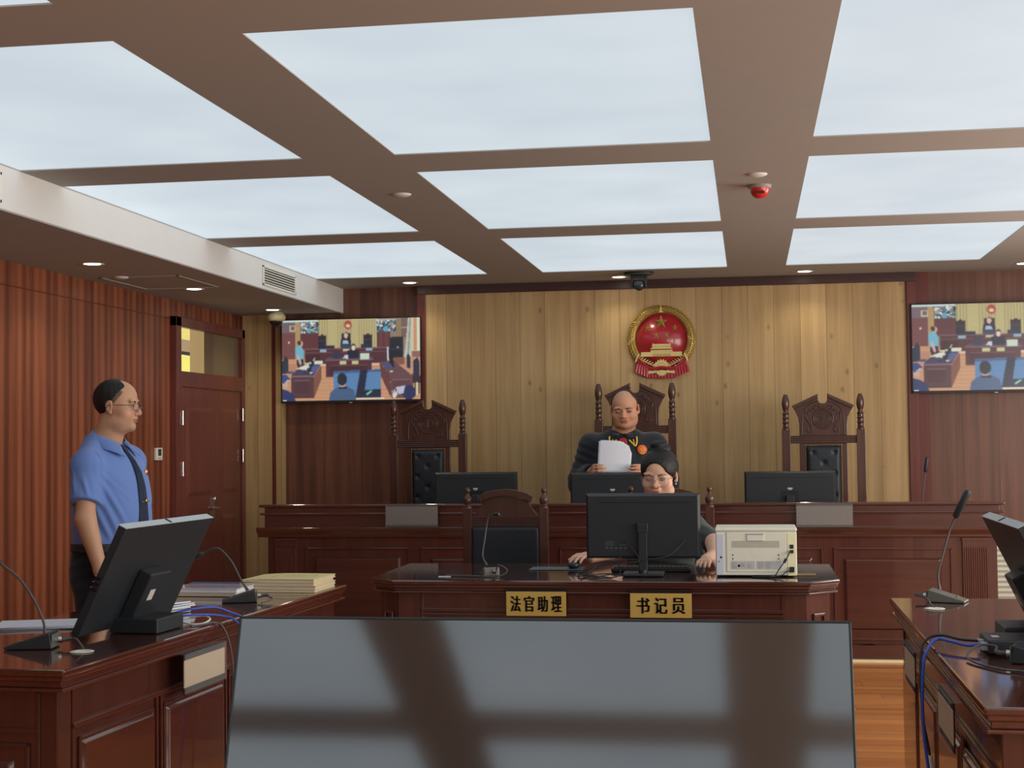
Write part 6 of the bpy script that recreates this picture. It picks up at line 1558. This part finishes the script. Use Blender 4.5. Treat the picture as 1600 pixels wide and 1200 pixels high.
    ell(856, 412, 22, 24, (34, 30, 44)); ell(856, 436, 18, 26, (236, 206, 196)); ell(857, 396, 9, 9, (30, 28, 40))
    poly([(552, 560), (580, 530), (1052, 530), (1068, 560)], (96, 66, 90)); rect(562, 560, 1052, 738, (88, 40, 52)); rect(556, 558, 1064, 566, (150, 100, 110)); rect(600, 620, 1000, 720, (76, 32, 44)); rect(600, 616, 1000, 621, (126, 70, 76))
    rect(706, 574, 776, 606, (206, 200, 132)); rect(840, 572, 910, 604, (206, 200, 132)); rect(634, 476, 716, 540, (50, 50, 84)); rect(664, 540, 680, 556, (60, 60, 96))
    rect(790, 458, 916, 540, (28, 34, 62)); poly([(740, 545), (770, 505), (795, 512), (800, 548)], (196, 206, 222)); rect(926, 496, 1022, 558, (198, 222, 196)); rect(930, 540, 1018, 546, (150, 180, 160))
    poly([(182, 722), (240, 660), (330, 590), (506, 600), (430, 722)], (66, 56, 96)); poly([(330, 700), (420, 620), (500, 606), (430, 700)], (70, 92, 150)); rect(182, 722, 428, 960, (92, 52, 60)); rect(182, 720, 430, 730, (140, 100, 110))
    rect(220, 770, 385, 775, (140, 96, 100)); rect(220, 905, 385, 910, (60, 30, 38)); rect(222, 776, 380, 905, (84, 44, 54)); rect(182, 945, 430, 960, (60, 34, 42)); poly([(428, 724), (508, 602), (512, 760), (432, 960)], (138, 78, 60)); poly([(428, 724), (508, 602), (508, 618), (429, 744)], (160, 110, 100))
    for p in ([(248, 645), (300, 622), (372, 630), (345, 660)], [(315, 612), (378, 600), (380, 636), (308, 640)], [(436, 566), (526, 562), (522, 596), (440, 602)], [(330, 590), (400, 580), (410, 590), (340, 602)]): poly(p, (226, 222, 192))
    poly([(352, 695), (420, 560), (442, 530), (448, 545), (405, 650), (395, 695)], (28, 34, 56)); poly([(420, 565), (440, 530), (446, 532), (428, 568)], (206, 216, 214)); ell(400, 690, 16, 7, (214, 206, 200)); rect(318, 682, 350, 696, (26, 30, 50))
    poly([(236, 425), (262, 402), (300, 405), (320, 450), (322, 548), (246, 550), (236, 500)], (92, 182, 212)); ell(290, 380, 26, 30, (216, 158, 140)); ell(276, 370, 20, 26, (60, 46, 56)); poly([(246, 548), (320, 545), (324, 600), (262, 636), (246, 600)], (32, 36, 62)); poly([(252, 500), (272, 500), (300, 590), (290, 606), (276, 590)], (220, 172, 150))
    poly([(90, 560), (130, 520), (160, 545), (160, 690), (90, 700)], (32, 48, 72)); poly([(110, 530), (134, 500), (150, 540)], (60, 36, 46)); rect(150, 672, 210, 700, (60, 84, 120))
    poly([(90, 705), (140, 708), (176, 750), (150, 790), (95, 825)], (42, 62, 140)); poly([(95, 812), (158, 755), (164, 770), (96, 828)], (190, 206, 230)); ell(132, 815, 22, 36, (206, 164, 150)); poly([(90, 985), (90, 856), (160, 880), (214, 920), (236, 990)], (34, 48, 112)); rect(96, 975, 140, 986, (220, 226, 230))
    poly([(640, 678), (1144, 664), (1146, 966), (638, 966)], (66, 132, 190)); poly([(640, 678), (1144, 664), (1144, 690), (640, 706)], (44, 96, 150)); poly([(926, 672), (1004, 670), (960, 966), (872, 966)], (24, 34, 66)); poly([(960, 884), (1146, 870), (1146, 966), (950, 966)], (18, 40, 66)); poly([(985, 925), (1040, 885), (1050, 895), (1000, 935)], (130, 220, 190))
    poly([(590, 990), (606, 900), (660, 858), (700, 838), (780, 838), (858, 880), (884, 990)], (56, 96, 138)); poly([(700, 845), (735, 832), (780, 845), (790, 868), (690, 868)], (30, 40, 60)); ell(736, 828, 32, 20, (206, 160, 140)); ell(732, 764, 53, 66, (34, 38, 52)); rect(880, 966, 1180, 975, (232, 226, 210))
    poly([(1130, 590), (1276, 575), (1462, 722), (1240, 726)], (106, 70, 76)); poly([(1150, 600), (1230, 595), (1262, 660), (1190, 664)], (70, 74, 130)); poly([(1240, 726), (1482, 722), (1484, 970), (1252, 970)], (110, 68, 74)); poly([(1130, 592), (1240, 726), (1250, 970), (1146, 742)], (110, 54, 54)); rect(1262, 774, 1450, 780, (150, 104, 106)); rect(1264, 780, 1450, 880, (100, 58, 66))
    poly([(1214, 430), (1232, 440), (1276, 560), (1290, 664), (1236, 600)], (22, 28, 48)); poly([(1214, 430), (1224, 430), (1226, 590), (1216, 560)], (210, 222, 224)); ell(1254, 690, 18, 9, (206, 206, 206))
    poly([(1416, 530), (1440, 505), (1458, 545), (1454, 670), (1414, 650)], (30, 46, 76)); poly([(1484, 580), (1530, 545), (1556, 600), (1550, 760), (1484, 740)], (36, 44, 76)); rect(1480, 740, 1560, 820, (60, 40, 50)); rect(1500, 800, 1514, 950, (70, 40, 46)); rect(1538, 800, 1552, 930, (70, 40, 46)); rect(1515, 810, 1536, 940, (214, 206, 160))
    ell(1440, 914, 74, 76, (34, 44, 96)); poly([(1300, 858), (1400, 840), (1380, 920), (1330, 930)], (190, 190, 216)); poly([(1262, 890), (1280, 930), (1285, 870), (1300, 920), (1316, 880), (1316, 935), (1290, 975), (1270, 960)], (224, 220, 206))
    img2 = img.copy(); img2[1:-1, 1:-1] = img[1:-1, 1:-1]*.6+.1*(img[:-2, 1:-1]+img[2:, 1:-1]+img[1:-1, :-2]+img[1:-1, 2:])
    for _ in range(1): img2[1:-1, 1:-1] = img2[1:-1, 1:-1]*.5+.125*(img2[:-2, 1:-1]+img2[2:, 1:-1]+img2[1:-1, :-2]+img2[1:-1, 2:])
    gy = img2.mean(2, keepdims=True); img2 = (img2*.78+gy*.22)*.92+.012
    return img2*(1+.10*(rg.rand(NH, NW, 1).astype(np.float32)-.5))
IMG = paint()
M_feed = attr_mat('live_picture', rough=.25, emit=.92)
TVW, TVH = 1.125, .652
def tvmesh():
    vs = [(-TVW/2+.008+(TVW-.016)*i/NW, 0, TVH/2-.008-(TVH-.020)*j/NH) for j in range(NH+1) for i in range(NW+1)]
    fs = [(j*(NW+1)+i, (j+1)*(NW+1)+i, (j+1)*(NW+1)+i+1, j*(NW+1)+i+1) for j in range(NH) for i in range(NW)]
    me = bpy.data.meshes.new('live_picture'); me.from_pydata(vs, [], fs); me.update()
    a = me.color_attributes.new('Col', 'FLOAT_COLOR', 'CORNER'); c = np.ones((NW*NH, 4, 4), np.float32); c[:, :, :3] = IMG.reshape(-1, 1, 3); a.data.foreach_set('color', c.ravel())
    me.materials.append(M_feed); return me
ME = tvmesh()
def wall_tv(x, y, z, label, w2=1.0, ry=0):
    r = empty('wall_screen', (x, y, z)); tag(r, label, 'television', 'wall screens with the courtroom camera feed'); r.rotation_euler = (0, ry, 0)
    s_ = w2
    MB().box(-TVW/2*s_, TVW/2*s_, .0015, .050, -TVH/2, TVH/2).build('casing', M_black, r, .004)
    f = MB()
    for a, b, c, d in ((-TVW/2*s_, TVW/2*s_, TVH/2-.008, TVH/2), (-TVW/2*s_, TVW/2*s_, -TVH/2-.006, -TVH/2+.012), (-TVW/2*s_, -TVW/2*s_+.008, -TVH/2, TVH/2), (TVW/2*s_-.008, TVW/2*s_, -TVH/2, TVH/2)): f.box(a, b, -.003, .01, c, d)
    f.build('bezel', M_black, r, .001)
    o = bpy.data.objects.new('live_picture', ME); COL.objects.link(o); o.parent = r; o.scale = (s_, 1, 1)
    MB().box(-.012, .012, -.005, 0, -TVH/2-.010, -TVH/2-.004).build('power_light', MATS['badge_silver'], r)
    MB().box(-.20, .20, .05, .09, -.12, .12).build('wall_bracket', M_black, r, .003)
wall_tv(-3.058, WB-.092, 2.036, 'wall mounted screen at left of the light timber wall showing the courtroom', 1.0)
wall_tv(1.182+.5925, WB-.092, 2.036, 'wall mounted screen at right, cut by the picture edge, showing the courtroom', 1.053)
